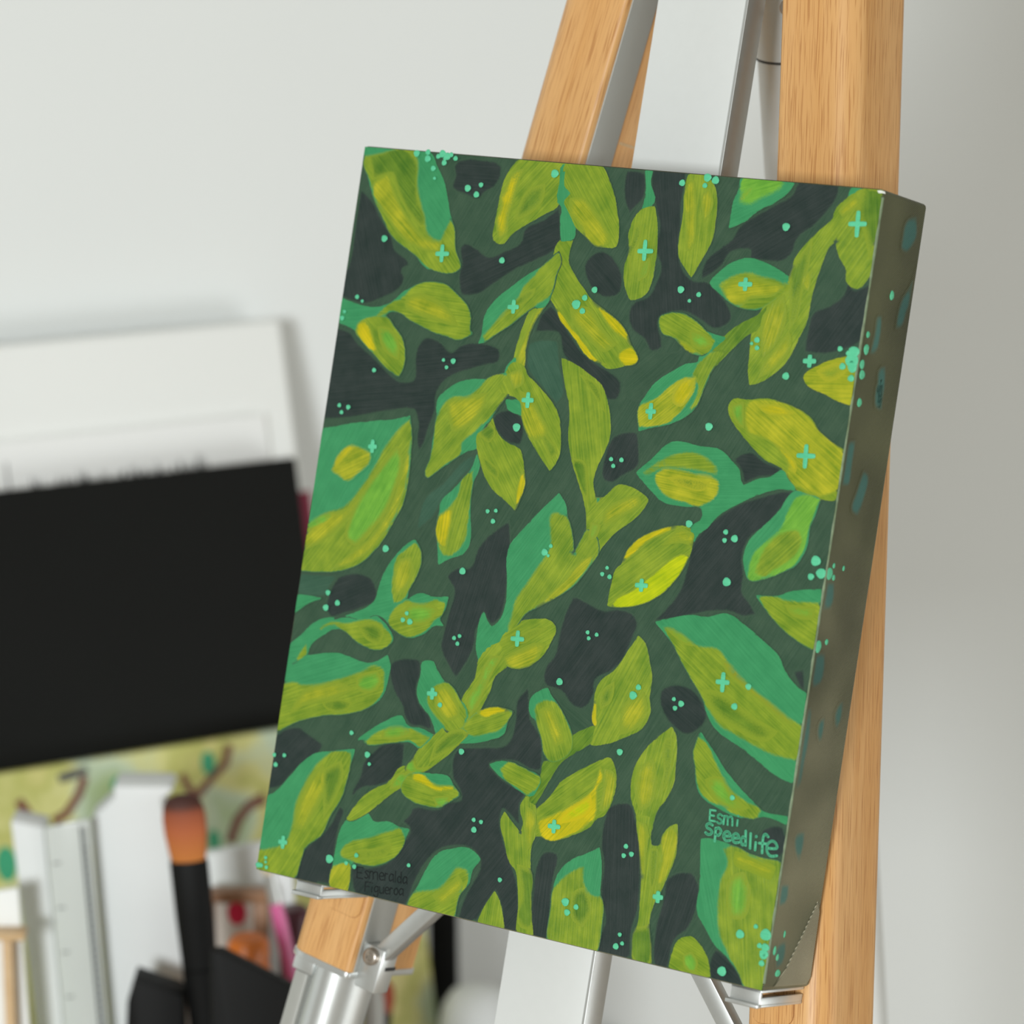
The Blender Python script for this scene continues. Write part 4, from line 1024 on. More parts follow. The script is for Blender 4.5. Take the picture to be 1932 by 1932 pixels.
STARS = [('A', 935, 875, 46, 60), ('A', 1475, 1277, 38, 46), ('B', 1265, 775, 50, 68), ('C', 1512, 490, 56, 82), ('C', 665, 945, 44, 46), ('C', 1150, 1525, 38, 38),
         ('E', 570, 810, 30, 45), ('F', 543, 460, 40, 56), ('F', 1470, 545, 35, 50), ('H', 1360, 800, 58, 74), ('H', 120, 1778, 40, 44), ('I', 1262, 1235, 34, 40),
         ('J', 625, 662, 44, 54), ('K', 975, 828, 42, 60), ('P', 255, 995, 33, 42), ('Q', 1060, 717, 38, 48), ('R', 645, 1090, 33, 38)]
for i, (tl, cx, cy, rx, ry) in enumerate(STARS):
    px, py = tile_px(tl, (cx, cy))
    x, y = loc_z(px, py, ZD)
    out = []
    rnd = random.Random(i)
    for k in range(4):
        a = k * math.pi / 2 + 0.08
        R_ = (rx if k % 2 == 0 else ry) / 4 / 4050 * (1.18 if k % 2 == 0 else 1.0) * rnd.uniform(0.9, 1.08)
        w_ = 13 / 4 / 4050 * 1.15
        ca, sa = math.cos(a), math.sin(a)
        for (u, v) in ((w_ * 1.0, -w_ * 1.0), (R_ * 0.55, -w_ * 1.05), (R_ * 0.93, -w_ * 0.85), (R_, 0), (R_ * 0.93, w_ * 0.85), (R_ * 0.55, w_ * 1.05)):
            out.append((u * ca - v * sa, u * sa + v * ca))
    dome('paint_star', x, y, out, ZD, 0.0003, 'I', P, front3)

# ---------------------------------------------------------------- painting: handwriting
GLYPH = {
    'E': [[(.9, 1), (0, 1), (0, 0), (.9, 0)], [(0, .5), (.7, .5)]],
    'S': [[(.9, .88), (.5, 1), (.1, .85), (.15, .6), (.6, .48), (.9, .28), (.7, .05), (.3, 0), (0, .12)]],
    'm': [[(0, 0), (.05, .65)], [(.05, .5), (.2, .65), (.38, .58), (.42, 0)], [(.42, .5), (.62, .66), (.85, .58), (.9, 0)]],
    'i': [[(.3, 0), (.35, .52)], [(.40, .92), (.41, .95)]],
    'p': [[(.1, -.3), (.15, .65)], [(.12, .55), (.5, .7), (.85, .48), (.55, .16), (.1, .2)]],
    'e': [[(.1, .33), (.85, .38), (.78, .6), (.45, .68), (.1, .5), (.08, .2), (.4, 0), (.9, .06)]],
    'd': [[(.75, 1.02), (.85, 0)], [(.8, .45), (.4, .58), (.1, .3), (.4, .0), (.82, .15)]],
    'l': [[(.3, 1.02), (.35, 0)]],
    'f': [[(.9, .92), (.62, 1.04), (.42, .8), (.42, 0)], [(.1, .5), (.85, .52)]],
    's': [[(.8, .58), (.45, .66), (.15, .52), (.5, .34), (.8, .18), (.45, 0), (.1, .06)]],
    'r': [[(.1, 0), (.12, .65)], [(.1, .42), (.4, .64), (.75, .6)]],
    'a': [[(.8, .6), (.4, .66), (.1, .35), (.3, .02), (.78, .2)], [(.8, .65), (.9, 0)]],
    'F': [[(0, 0), (.02, 1), (.95, 1)], [(0, .55), (.7, .55)]],
    'g': [[(.8, .6), (.4, .66), (.1, .35), (.35, .08), (.8, .25)], [(.8, .65), (.8, -.25), (.4, -.42), (.1, -.25)]],
    'u': [[(.05, .65), (.1, .1), (.4, 0), (.75, .15), (.8, .65)], [(.8, .3), (.85, 0)]],
    'o': [[(.5, .66), (.12, .45), (.2, .08), (.6, 0), (.9, .28), (.75, .6), (.5, .66)]],
}


def writing(name, tile, spec, width, z, h, key):
    vs, fs = [], []
    w_ = width / 4 / 4050 / 2

    def disc(c):
        b0 = len(vs)
        for s, hh in ((1.0, 0), (0.7, 1)):
            vs.extend((c[0] + w_ * 1.1 * s * math.cos(2 * math.pi * k / 10), c[1] + w_ * s * math.sin(2 * math.pi * k / 10), z + h * hh) for k in range(10))
        fs.extend((b0 + k, b0 + (k + 1) % 10, b0 + 10 + (k + 1) % 10, b0 + 10 + k) for k in range(10))
        fs.append(tuple(b0 + 10 + k for k in range(10)))
    for (ch, xl, xr, base, hh) in spec:
        for line in GLYPH[ch]:
            pts = []
            for (gx, gy) in line:
                px, py = tile_px(tile, (xl + gx * (xr - xl) + gy * hh * 0.06, base - gy * hh + (gx - .5) * (xr - xl) * 0.16))
                pts.append(np.array(loc_z(px, py, z)))
            if len(pts) > 3:
                sm = []
                for k in range(len(pts) - 1):
                    p0, p1, p2, p3 = pts[max(0, k - 1)], pts[k], pts[k + 1], pts[min(len(pts) - 1, k + 2)]
                    for s in (0, .33, .67):
                        sm.append(0.5 * (2 * p1 + (p2 - p0) * s + (2 * p0 - 5 * p1 + 4 * p2 - p3) * s * s + (3 * p1 - p0 - 3 * p2 + p3) * s ** 3))
                sm.append(pts[-1])
                if ch not in 'EF':
                    pts = sm
            for p in pts:
                disc(p)
            for p, q in zip(pts, pts[1:]):
                dv = q - p
                L = np.linalg.norm(dv)
                if L < 1e-7:
                    continue
                nv = np.array([-dv[1], dv[0]]) / L * w_
                b0 = len(vs)
                for c in (p, q):
                    vs.extend([(c[0] - nv[0], c[1] - nv[1], z), (c[0] - nv[0] * .7, c[1] - nv[1] * .7, z + h), (c[0] + nv[0] * .7, c[1] + nv[1] * .7, z + h), (c[0] + nv[0], c[1] + nv[1], z)])
                fs.extend([(b0, b0 + 4, b0 + 5, b0 + 1), (b0 + 1, b0 + 5, b0 + 6, b0 + 2), (b0 + 2, b0 + 6, b0 + 7, b0 + 3)])
    o = mesh_obj(name, vs, fs, PM[key], P)
    at = o.data.attributes.new('cover', 'FLOAT', 'POINT')
    at.data.foreach_set('value', [1.0] * len(vs))
    o.data.uv_layers.new(name='UVMap')
    return o


for nm, spec, wd_ in (('signature', [('E', 1035, 1080, 515, 80), ('S', 1092, 1130, 535, 70), ('m', 1140, 1214, 545, 96), ('i', 1230, 1272, 552, 78)], 13),
                      ('signature', [('S', 1005, 1058, 618, 84), ('p', 1070, 1128, 640, 104), ('e', 1136, 1194, 665, 102), ('e', 1203, 1259, 680, 102), ('d', 1264, 1314, 697, 105),
                                     ('l', 1330, 1360, 722, 108), ('i', 1368, 1402, 735, 108), ('f', 1398, 1478, 757, 138), ('e', 1458, 1550, 782, 168)], 16.5)):
    o = writing(nm, 'R', spec, wd_, 0.0004, 0.00006, 'I')
    o['label'] = 'mint green hand-painted signature line'
o = writing('faint_signature', 'P', [('E', 812, 862, 1268, 82), ('s', 868, 905, 1268, 86), ('m', 905, 975, 1276, 86), ('e', 978, 1018, 1282, 84), ('r', 1020, 1050, 1286, 84), ('a', 1050, 1092, 1292, 84),
                                     ('l', 1094, 1114, 1298, 82), ('d', 1112, 1152, 1303, 82), ('a', 1154, 1194, 1310, 80),
                                     ('F', 872, 915, 1370, 72), ('i', 915, 940, 1374, 74), ('g', 938, 978, 1378, 74), ('u', 980, 1020, 1382, 74), ('e', 1022, 1056, 1386, 74), ('r', 1058, 1086, 1389, 74), ('o', 1088, 1124, 1392, 74), ('a', 1126, 1166, 1396, 74)], 6.5, 0.00016, 0.00004, 'K')
o['label'] = 'faint black pen signature in two lines'

# ---------------------------------------------------------------- painting: right side strokes and worn edge
SX = W / 2


def side3(zc, y, h):
    return (SX + h, y, zc)


def side_patch(name, tile, key, pts, soft, h):
    sm = smooth_closed([tile_px(tile, p) for p in pts])
    loc = [loc_x(x, y, SX) for x, y in sm]
    loc = clip_rect(loc, -T + 0.0024, -0.0008, -H / 2 + 0.0024, H / 2 - 0.0024)
    if len(loc) >= 4:
        return patch(name, loc, key, soft, 0.00006, body, side3, None, 0.00008, ang=math.pi / 2, side=True, top=0.72)


for tl, pts in [
        ('C', [(1960, 420), (1890, 440), (1840, 600), (1840, 700), (1880, 720), (1960, 600)]), ('C', [(1950, 800), (1900, 950), (1840, 1050), (1800, 1200), (1790, 1290), (1830, 1290), (1890, 1150), (1950, 1000)]),
        ('C', [(1660, 1170), (1700, 1170), (1690, 1340), (1640, 1480), (1590, 1490), (1630, 1320)]), ('C', [(1680, 1560), (1730, 1550), (1720, 1750), (1680, 1920), (1640, 1880), (1650, 1700)]),
        ('H', [(1690, 680), (1745, 670), (1720, 850), (1680, 1040), (1620, 1040), (1650, 850)]), ('H', [(1790, 900), (1830, 920), (1800, 1150), (1750, 1270), (1700, 1230), (1740, 1050)]),
        ('H', [(1910, 200), (1950, 200), (1940, 470), (1880, 450)]), ('H', [(1500, 1740), (1580, 1740), (1550, 1960), (1470, 1980)]),
        ('K', [(1670, 600), (1750, 600), (1720, 840), (1650, 890), (1630, 700)]), ('K', [(1580, 1050), (1650, 1000), (1640, 1200), (1600, 1420), (1540, 1640), (1490, 1640), (1560, 1200)]),
        ('K', [(1710, 1100), (1750, 1080), (1730, 1250), (1700, 1300), (1680, 1240)]), ('K', [(1850, 980), (1890, 960), (1870, 1120), (1830, 1200), (1810, 1150)]),
        ('R', [(1690, 600), (1760, 580), (1750, 700), (1710, 850), (1670, 750)]), ('R', [(1570, 980), (1640, 980), (1610, 1150), (1550, 1180)]), ('R', [(1540, 1450), (1620, 1400), (1590, 1600), (1530, 1650)])]:
    so = side_patch('paint_stroke', tl, 'E', pts, 0.0030, 0)
    if so:
        so.data.materials[0] = M_SIDE_TEAL
# folded corner of the canvas, bottom of the right side
fc = [loc_x(px, py, SX) for px, py in ((1458, 1862), (1480, 1830), (1512, 1765), (1542, 1700), (1545, 1720), (1530, 1845), (1520, 1860))]
fc = [(max(-T + 0.001, zc), max(-H / 2 + 0.0012, y)) for zc, y in fc]
bm = bmesh.new()
lo_ = [bm.verts.new((SX + 0.0001, y, zc)) for zc, y in fc]
cz_, cy_ = sum(p[0] for p in fc) / len(fc), sum(p[1] for p in fc) / len(fc)
hi_ = [bm.verts.new((SX + 0.0005, cy_ + (y - cy_) * 0.97, cz_ + (zc - cz_) * 0.97)) for zc, y in fc]
bm.faces.new(hi_)
for k in range(len(fc)):
    bm.faces.new((lo_[k], lo_[(k + 1) % len(fc)], hi_[(k + 1) % len(fc)], hi_[k]))
bm_obj('corner_fold', bm, M_FOLD, body)
for tl, cx, cy, rx, ry in [('C', 1770, 1030, 18, 35), ('C', 1590, 1325, 15, 24), ('C', 1577, 1437, 22, 38), ('C', 1545, 1550, 20, 34), ('C', 1545, 1628, 24, 34), ('C', 1525, 1838, 20, 32), ('H', 1540, 1690, 26, 44), ('H', 1572, 1630, 10, 20),
                           ('H', 1645, 1650, 9, 20), ('H', 1570, 1720, 12, 22), ('K', 1695, 560, 24, 46), ('K', 1757, 525, 13, 22), ('R', 1525, 1495, 12, 34), ('R', 1545, 1545, 12, 26), ('R', 1548, 1665, 22, 26), ('R', 1600, 1370, 8, 26)]:
    px, py = tile_px(tl, (cx, cy))
    zc, y = loc_x(px, py, SX)
    if -T + 0.002 < zc < -0.0004:
        dome('paint_dot', zc, y, blob(rx / 4 / 2650, ry / 4 / 4700, 12, int(cx + cy), 0.05), 0.00008, 0.0002, 'I', body, side3)
# thin bare thread line where the front edge is worn
bm = bmesh.new()
prev = None
for k in range(121):
    y = -H / 2 + 0.003 + (H - 0.006) * k / 120
    wv = 0.00042 * max(0.06, 0.55 + 0.9 * noise.noise((y * 180, 1.7, 0)))
    a_ = bm.verts.new((SX - wv * 1.1, y, 0.00045))
    m_ = bm.verts.new((SX + 0.0001, y, 0.00028))
    b_ = bm.verts.new((SX + 0.0003, y, -wv * 0.9))
    if prev:
        bm.faces.new((prev[0], prev[1], m_, a_))
        bm.faces.new((prev[1], prev[2], b_, m_))
    prev = (a_, m_, b_)
M_EDGE = plain('worn_edge', (112, 130, 98), 0.55, var=0.6, scale=300)
bm_obj('worn_edge', bm, M_EDGE, body)
# chip of white primer at the top right corner
cxy = [(1669, 358), (1676, 357), (1684, 360), (1685, 364), (1680, 363), (1672, 363)]
cp_ = [loc_z(x, y, 0.0) for x, y in cxy]
cm_ = (sum(p[0] for p in cp_) / 6, sum(p[1] for p in cp_) / 6)
dome('primer_chip', SX - 0.0008, H / 2 - 0.0012, [(p[0] - cm_[0], (p[1] - cm_[1])) for p in cp_], 0.0003, 0.0003, 'W', body, front3)

# ---------------------------------------------------------------- easel
E_ = thing('studio_easel', 'oak and aluminium studio easel with a pale metal mast carrying the leaf painting', 'easel', FRAME)
ZB = -T - 0.0006                              # plane the canvas leans on


def leg_profile():
    """cross-section, s from the inner face outwards, depth negative"""
    D_, S_ = -0.048, 0.0335
    pr = [(0.0, -0.0020), (0.0004, -0.0009), (0.0011, -0.0003), (0.0022, 0.0)]
    r = 0.0100
    pr += [(S_ - r + r * math.sin(a), -r + r * math.cos(a)) for a in (math.radians(10 * k) for k in range(0, 10))]
    pr += [(S_ - r + r * math.cos(a), D_ + r - r * math.sin(a)) for a in (math.radians(10 * k) for k in range(0, 10))]
    pr += [(0.0012, D_), (0.0, D_ + 0.0012)]
    return pr


def leg_frame(inner_lo, inner_hi, side):
    a, b = Vector((inner_lo[0], inner_lo[1], ZB)), Vector((inner_hi[0], inner_hi[1], ZB))
    y = (b - a).normalized()
    z = Vector((0, 0, 1))
    x = y.cross(z)
    return Matrix(((x.x, y.x, 0, a.x), (x.y, y.y, 0, a.y), (0, 0, 1, a.z), (0, 0, 0, 1)))


def oriented(name, bm, mat, parent, M, smooth=False):
    o = bm_obj(name, bm, mat, parent, smooth)
    o.matrix_local = M
    return o


def auto_smooth(o, ang=35):
    me = o.data
    for p in me.polygons:
        p.use_smooth = True
    bm = bmesh.new()
    bm.from_mesh(me)
    for e in bm.edges:
        if len(e.link_faces) == 2 and e.calc_face_angle(0) > math.radians(ang):
            e.smooth = False
    bm.to_mesh(me)
    bm.free()
    return o


BOT = -0.189
LEGS = {-1: ((-0.0925, -0.1890), (-0.0380, 0.1567)), 1: ((0.0982, -0.1910), (0.0519, 0.1555))}
for side, (lo, hi) in LEGS.items():
    M = leg_frame(lo, hi, side)
    sg = side                                # +1: outward is +x
    prof = leg_profile()
    top = 0.62
    wood = oriented('leg', prism_bm(prof, 0.0, top, lambda s, dpt, y: (sg * s, y, dpt)), M_WOOD, E_, M)
    auto_smooth(wood)
    # metal channel set in the inner face and the seam of the back cladding
    mk = lambda nm, bm_, mt: auto_smooth(bm_obj(nm, bm_, mt, wood))
    x0, x1 = sorted((sg * -0.0006, sg * 0.001))
    mk('inner_channel', box_bm(x0, x1, 0.0, top, -0.0215, -0.0032, 0.0004), M_GREY)
    x0, x1 = sorted((sg * -0.0002, sg * 0.001))
    mk('seam', box_bm(x0, x1, 0.3600, 0.3612, -0.0475, -0.023), M_PALEWOOD)
    # end cap
    big = [(0.017 + (s - 0.017) * 1.03, -0.021 + (dpt + 0.021) * 1.03) for s, dpt in prof]
    mk('end_cap', prism_bm(big, -0.0026, 0.0002, lambda s, dpt, y: (sg * s, y, dpt), 0.0004), M_ALU)
    # mounting plate where the rest is screwed on
    x0, x1 = sorted((sg * 0.0024, sg * 0.0200))
    plate = box_bm(x0, x1, 0.0225, 0.105, -0.0006, 0.0004)
    vert = [e for e in plate.edges if abs(e.verts[0].co.z - e.verts[1].co.z) > 1e-5]
    bevel(plate, 0.004, 4, vert)
    mk('cover_plate', plate, M_WOOD)
    ed = box_bm(x0 - 0.0002, x1 + 0.0002, 0.0223, 0.1052, -0.0006, 0.0001)
    vert = [e for e in ed.edges if abs(e.verts[0].co.z - e.verts[1].co.z) > 1e-5]
    bevel(ed, 0.0042, 4, vert)
    mk('plate_seam', ed, M_SEAM)
    # telescopic lower leg down to the floor
    lw = FRAME @ M
    dirw = (lw.to_3x3() @ Vector((0, -1, 0)))
    startw = lw @ Vector((sg * 0.0155, -0.0042, -0.021))
    Ln = (startw.z - 0.018) / -dirw.z
    ell = [(0.0155 + 0.0125 * math.cos(a), -0.021 + 0.0150 * math.sin(a)) for a in (2 * math.pi * k / 28 for k in range(28))]
    tube = oriented('lower_leg', prism_bm(ell, -0.0042 - Ln, -0.0025, lambda s, dpt, y: (sg * s, y, dpt)), M_ALU, E_, M)
    auto_smooth(tube)
    x0, x1 = sorted((sg * 0.0255, sg * 0.0325))
    auto_smooth(bm_obj('guide_rail', box_bm(x0, x1, -0.0042 - Ln * 0.45, -0.0105, -0.026, -0.009, 0.0008), M_GREY, tube))
    x0, x1 = sorted((sg * 0.0225, sg * 0.0335))
    auto_smooth(bm_obj('collar', box_bm(x0, x1, -0.0100, -0.0026, -0.0265, -0.0075, 0.0006), M_ALU, tube))
    foot = [(0.0155 + 0.0165 * math.cos(a), -0.021 + 0.019 * math.sin(a)) for a in (2 * math.pi * k / 20 for k in range(20))]
    auto_smooth(bm_obj('foot', prism_bm(foot, -0.0042 - Ln - 0.010, -0.0042 - Ln + 0.03, lambda s, dpt, y: (sg * s, y, dpt), 0.003), M_DARK, tube))
    # brace from the leg to the mast
    br = oriented('brace_bracket', box_bm(*sorted((sg * -0.0108, sg * 0.0)), -0.0055, 0.0135, -0.0165, -0.006, 0.0008), M_ALU, E_, M)
    auto_smooth(br)
    auto_smooth(bm_obj('bracket_slot', box_bm(*sorted((sg * -0.0110, sg * -0.0092)), 0.0045, 0.0060, -0.0168, -0.0095), M_DARK, br))
    bolt = oriented('bolt', lathe_bm([(0.0018, -0.002), (0.0036, -0.002), (0.0037, 0.0006), (0.0031, 0.0013), (0.0016, 0.0013), (0.0012, 0.0008)], 24), M_STEEL, E_, M @ Matrix.Translation((sg * -0.0055, 0.0092, -0.0045)))
    auto_smooth(bolt, 50)
    a = M @ Vector((sg * -0.0060, 0.0085, -0.0105))
    b = Vector((0.004 + sg * 0.015, -0.100, ZB - 0.0105))
    v = (b - a).normalized()
    nrm = Vector((-v.y, v.x, 0))
    BM_ = Matrix(((v.x, nrm.x, 0, a.x), (v.y, nrm.y, 0, a.y), (0, 0, 1, a.z), (0, 0, 0, 1)))
    auto_smooth(oriented('brace', box_bm(-0.003, (b - a).length, -0.0036, 0.0036, -0.0035, 0.0035, 0.0005), M_ALU, E_, BM_))

# mast
a, b = Vector((0.0027, -0.19, 0)), Vector((0.0072, 0.224, 0))
y = (b - a).normalized()
x = y.cross(Vector((0, 0, 1)))
MM = Matrix(((x.x, y.x, 0, a.x), (x.y, y.y, 0, a.y), (0, 0, 1, ZB), (0, 0, 0, 1)))
mast = oriented('mast', box_bm(-0.0208, 0.0208, -0.42, 0.80, -0.0130, 0.0, 0.0005), M_ALU_LIGHT, E_, MM)
auto_smooth(mast)
auto_smooth(bm_obj('edge_strip', box_bm(0.0196, 0.0211, -0.42, 0.80, -0.0132, 0.0002, 0.0003), M_ALU, mast))

# rear leg, hinged above the frame, with its housing
ra = Vector((0.010, 0.330, -0.063))
rdir = Vector((0, -1, -0.45)).normalized()
rw = FRAME.to_3x3() @ rdir
rl = ((FRAME @ ra).z - 0.012) / -rw.z
ry = -rdir
rx = Vector((1, 0, 0))
rz = rx.cross(ry)
RM = Matrix(((rx.x, ry.x, rz.x, ra.x), (rx.y, ry.y, rz.y, ra.y), (rx.z, ry.z, rz.z, ra.z), (0, 0, 0, 1)))
tube = [(0.0165 * math.cos(t_), 0.0165 * math.sin(t_)) for t_ in (2 * math.pi * k / 28 for k in range(28))]
rear = oriented('rear_leg', prism_bm(tube, -rl, 0.0, lambda u, v, y: (u, y, v)), M_ALU_LIGHT, E_, RM)
auto_smooth(rear)
hs = [(0.0172 * math.cos(t_), 0.0172 * math.sin(t_)) for t_ in (2 * math.pi * k / 28 for k in range(28))]
auto_smooth(bm_obj('hinge_sleeve', prism_bm(hs, -0.1240, 0.02, lambda u, v, y: (u, y, v)), M_ALU_LIGHT, rear))
auto_smooth(bm_obj('sleeve_seam', prism_bm([(u * 1.003, v * 1.003) for u, v in hs], -0.1246, -0.1236, lambda u, v, y: (u, y, v)), M_DARK, rear))
auto_smooth(bm_obj('foot', prism_bm([(u * 1.2, v * 1.2) for u, v in tube], -rl - 0.006, -rl + 0.03, lambda u, v, y: (u, y, v), 0.002), M_DARK, rear))
auto_smooth(oriented('hinge_bolt', lathe_bm([(0.001, -0.002), (0.0034, -0.002), (0.0034, 0.001), (0.0026, 0.0016)], 20), M_STEEL, E_, Matrix.Translation((0.0300, 0.2275, -0.066))))
# head that joins both legs, the mast and the rear leg (above the picture)
auto_smooth(oriented('head_block', box_bm(-0.060, 0.080, 0.40, 0.46, ZB - 0.10, ZB - 0.0145, 0.003), M_GREY, E_, Matrix.Identity(4)))
auto_smooth(oriented('hinge_block', box_bm(-0.008, 0.028, 0.325, 0.41, ZB - 0.085, ZB - 0.0145, 0.003), M_GREY, E_, Matrix.Identity(4)))


# canvas rests (aluminium ledges under the painting)
def rest(p_left, p_right, depth):
    xl, yl = loc_z(*p_left, -0.002)
    xr, yr = loc_z(*p_right, -0.002)
    yb = (yl + yr) / 2
    M = Matrix.Translation((0, 0, 0))
    yt = -H / 2 - 0.0002
    root = auto_smooth(oriented('canvas_rest', box_bm(xl + 0.0008, xr, yt - 0.0012, yt, ZB + 0.0008, -0.0030, 0.0003), M_ALU, E_, M))
    for nm, bm_ in (('front_plate', box_bm(xl + 0.001, xr - 0.0002, yb + 0.0012, yt, -0.0048, -0.0030, 0.0003)),
                    ('lip', box_bm(xl, xr, yb, yb + 0.0016, -0.0048, -0.0012, 0.0004)),
                    ('side_plate', box_bm(xr - 0.0014, xr - 0.0001, yb + 0.0002, yb + 0.0040, ZB + 0.0008, -0.0035, 0.0003)),
                    ('base_plate', box_bm(xl + 0.0008, xr, yb + 0.0002, yb + 0.0014, ZB + 0.0008, -0.0035, 0.0003))):
        auto_smooth(bm_obj(nm, bm_, M_ALU, root))


rest((551, 1681), (601, 1702), 0.034)
rest((1368, 1892), (1430, 1901), 0.034)

# ---------------------------------------------------------------- things leaning on the wall at the left
VUP = ZV * math.cos(LEAN) - NW * math.sin(LEAN)          # up the leaning boards
NB = NW * math.cos(LEAN) + ZV * math.sin(LEAN)           # out of the board face


def board_frame(wofs):
    o_ = BT + NB * wofs
    return Matrix(((U[0], VUP[0], NB[0], o_[0]), (U[1], VUP[1], NB[1], o_[1]), (U[2], VUP[2], NB[2], o_[2]), (0, 0, 0, 1)))


def bpx(px, py, wofs):
    o_ = BT + NB * wofs
    q = on_plane(px, py, o_, NB) - o_
    return (float(q @ U), float(q @ VUP))


def vbottom(w):
    o_ = BT + NB * w
    return (TABLE_Z - o_[2]) / VUP[2]


def board(name, label, cat, w0, w1, px, width, mat, bev=0.002, group=None):
    xr, yt = bpx(px[0], px[1], w1)
    yb = vbottom(w0) + (0.0005)
    o_ = bm_obj(name, box_bm(xr - width, xr, yb, yt, 0, w1 - w0, bev, 3), mat)
    o_.matrix_world = board_frame(w0)
    auto_smooth(o_)
    tag(o_, label, cat, group)
    return o_, xr, yt, yb


M_IVORY = plain('primed_canvas', (247, 250, 249), 0.75, var=0.02, scale=500, bump=0.1)
M_WHITEP = plain('white_panel', (250, 252, 252), 0.7, var=0.02, scale=300)
M_BLACK = plain('matt_black_gesso', (15, 17, 16), 0.7, var=0.2, spec=0.25, scale=14)
M_BLACKP = plain('black_plastic', (11, 12, 12), 0.6, var=0.1, spec=0.2)
M_WHITE = plain('white_card', (228, 232, 233), 0.6, var=0.02)
board('blank_canvas', 'large blank white stretched canvas leaning on the wall behind the other boards', 'canvas', 0.0, 0.019, (531, 600), 0.55, M_IVORY, 0.004)
sk, sxr, syt, syb = board('sketch_panel', 'smaller white panel with black marks along its lower edge, leaning on the blank canvas', 'panel', 0.0195, 0.0235, (501, 780), 0.50, M_WHITEP, 0.001)
board('black_canvas', 'wide plain black canvas leaning in front of the white panels', 'canvas', 0.0300, 0.0480, (560, 862), 0.55, M_BLACK, 0.0025)
# ink tufts on the white panel just above the black canvas
bm = bmesh.new()
rnd = random.Random(3)
for k in range(70):
    px = rnd.uniform(60, 395)
    py = 930 - 0.125 * px
    x_, y_ = bpx(px, py + 4, 0.0237)
    hgt = rnd.uniform(0.003, 0.010) * (0.6 + 0.5 * math.sin(px * 0.07) ** 2)
    dx = rnd.uniform(-0.0015, 0.0015)
    w_ = 0.0009
    f = [bm.verts.new((x_ - w_, y_ - 0.003, 0.00415)), bm.verts.new((x_ + w_, y_ - 0.003, 0.00415)), bm.verts.new((x_ + dx + 0.0001, y_ + hgt, 0.00415)), bm.verts.new((x_ + dx - 0.0001, y_ + hgt, 0.00415))]
    bm.faces.new(f)
x_, y_ = bpx(18, 925, 0.0237)
f = [bm.verts.new((x_ + a_, y_ + b_, 0.00415)) for a_, b_ in ((-.0006, -.004), (.0006, -.004), (.0004, .016), (-.0004, .016))]
bm.faces.new(f)
tf = bm_obj('ink_marks', bm, M_BLACKP, sk)
tf['kind'] = 'stuff'
tf['label'] = 'short black grass-like marks'


# floral painting in front of the black canvas
def floral_mat():
    m, nt, b, N, K = new_mat('yellow_green_washes')
    tc = N('ShaderNodeTexCoord')
    nz = N('ShaderNodeTexNoise')
    nz.inputs['Scale'].default_value = 17
    nz.inputs['Detail'].default_value = 3
    K(tc.outputs['Object'], nz.inputs['Vector'])
    rp = N('ShaderNodeValToRGB')
    e = rp.color_ramp.elements
    e[0].position, e[0].color = 0.30, s2l((170, 192, 140))
    e[1].position, e[1].color = 0.72, s2l((232, 226, 160))
    for pos, c in ((0.40, (198, 214, 190)), (0.47, (218, 216, 146)), (0.54, (192, 194, 112)), (0.62, (226, 218, 148))):
        el = e.new(pos)
        el.color = s2l(c)
    K(nz.outputs[0], rp.inputs[0])
    K(rp.outputs[0], b.inputs['Base Color'])
    b.inputs['Roughness'].default_value = 0.6
    return m


M_FLORAL = floral_mat()
M_BRANCH = plain('brown_paint', (122, 74, 62), 0.6, var=0.15)
M_TEALP = plain('teal_paint', (62, 164, 122), 0.6, var=0.15)
M_GREYP = plain('grey_green_paint', (96, 98, 92), 0.6, var=0.2)
W0, W1 = 0.0485, 0.0660
FP = thing('branch_painting', 'yellow-green painting with brown branches and teal dots, leaning in front of the black canvas', 'painting', board_frame(W0))
xr, yt = bpx(752, 1340, W1)
yb = vbottom(W0) + 0.0005
auto_smooth(bm_obj('canvas', box_bm(xr - 0.55, xr, yb, yt, 0, W1 - W0, 0.002, 2), M_FLORAL, FP))


def ribbon(name, pts, widths, mat, parent, w, z):
    vs, fs = [], []
    P2 = [np.array(bpx(px, py, w)) for px, py in pts]
    for i, p in enumerate(P2):
        t_ = P2[min(i + 1, len(P2) - 1)] - P2[max(i - 1, 0)]
        t_ /= np.linalg.norm(t_)
        n_ = np.array([-t_[1], t_[0]]) * widths[i] / 2
        vs += [(p[0] - n_[0], p[1] - n_[1], z), (p[0], p[1], z + 0.0004), (p[0] + n_[0], p[1] + n_[1], z)]
    for i in range(len(P2) - 1):
        a_ = 3 * i
        fs += [(a_, a_ + 3, a_ + 4, a_ + 1), (a_ + 1, a_ + 4, a_ + 5, a_ + 2)]
    return mesh_obj(name, vs, fs, mat, parent)


zf = W1 - W0 + 0.0002
ribbon('painted_branch', [(432, 1405), (425, 1440), (398, 1470), (372, 1500), (352, 1530)], [0.005, 0.005, 0.0045, 0.005, 0.006], M_BRANCH, FP, W1, zf)
ribbon('painted_branch', [(343, 1460), (352, 1480), (366, 1502)], [0.004, 0.0045, 0.005], M_BRANCH, FP, W1, zf)
ribbon('painted_branch', [(34, 1510), (48, 1530), (62, 1556)], [0.005, 0.006, 0.006], M_BRANCH, FP, W1, zf)
ribbon('painted_branch', [(160, 1465), (148, 1500), (125, 1535), (100, 1550)], [0.005, 0.005, 0.005, 0.005], M_BRANCH, FP, W1, zf)
ribbon('painted_branch', [(500, 1505), (470, 1520), (448, 1548), (434, 1590)], [0.007, 0.006, 0.006, 0.006], M_BRANCH, FP, W1, zf)
ribbon('painted_branch', [(110, 1470), (135, 1462), (165, 1452)], [0.005, 0.006, 0.004], M_GREYP, FP, W1, zf)
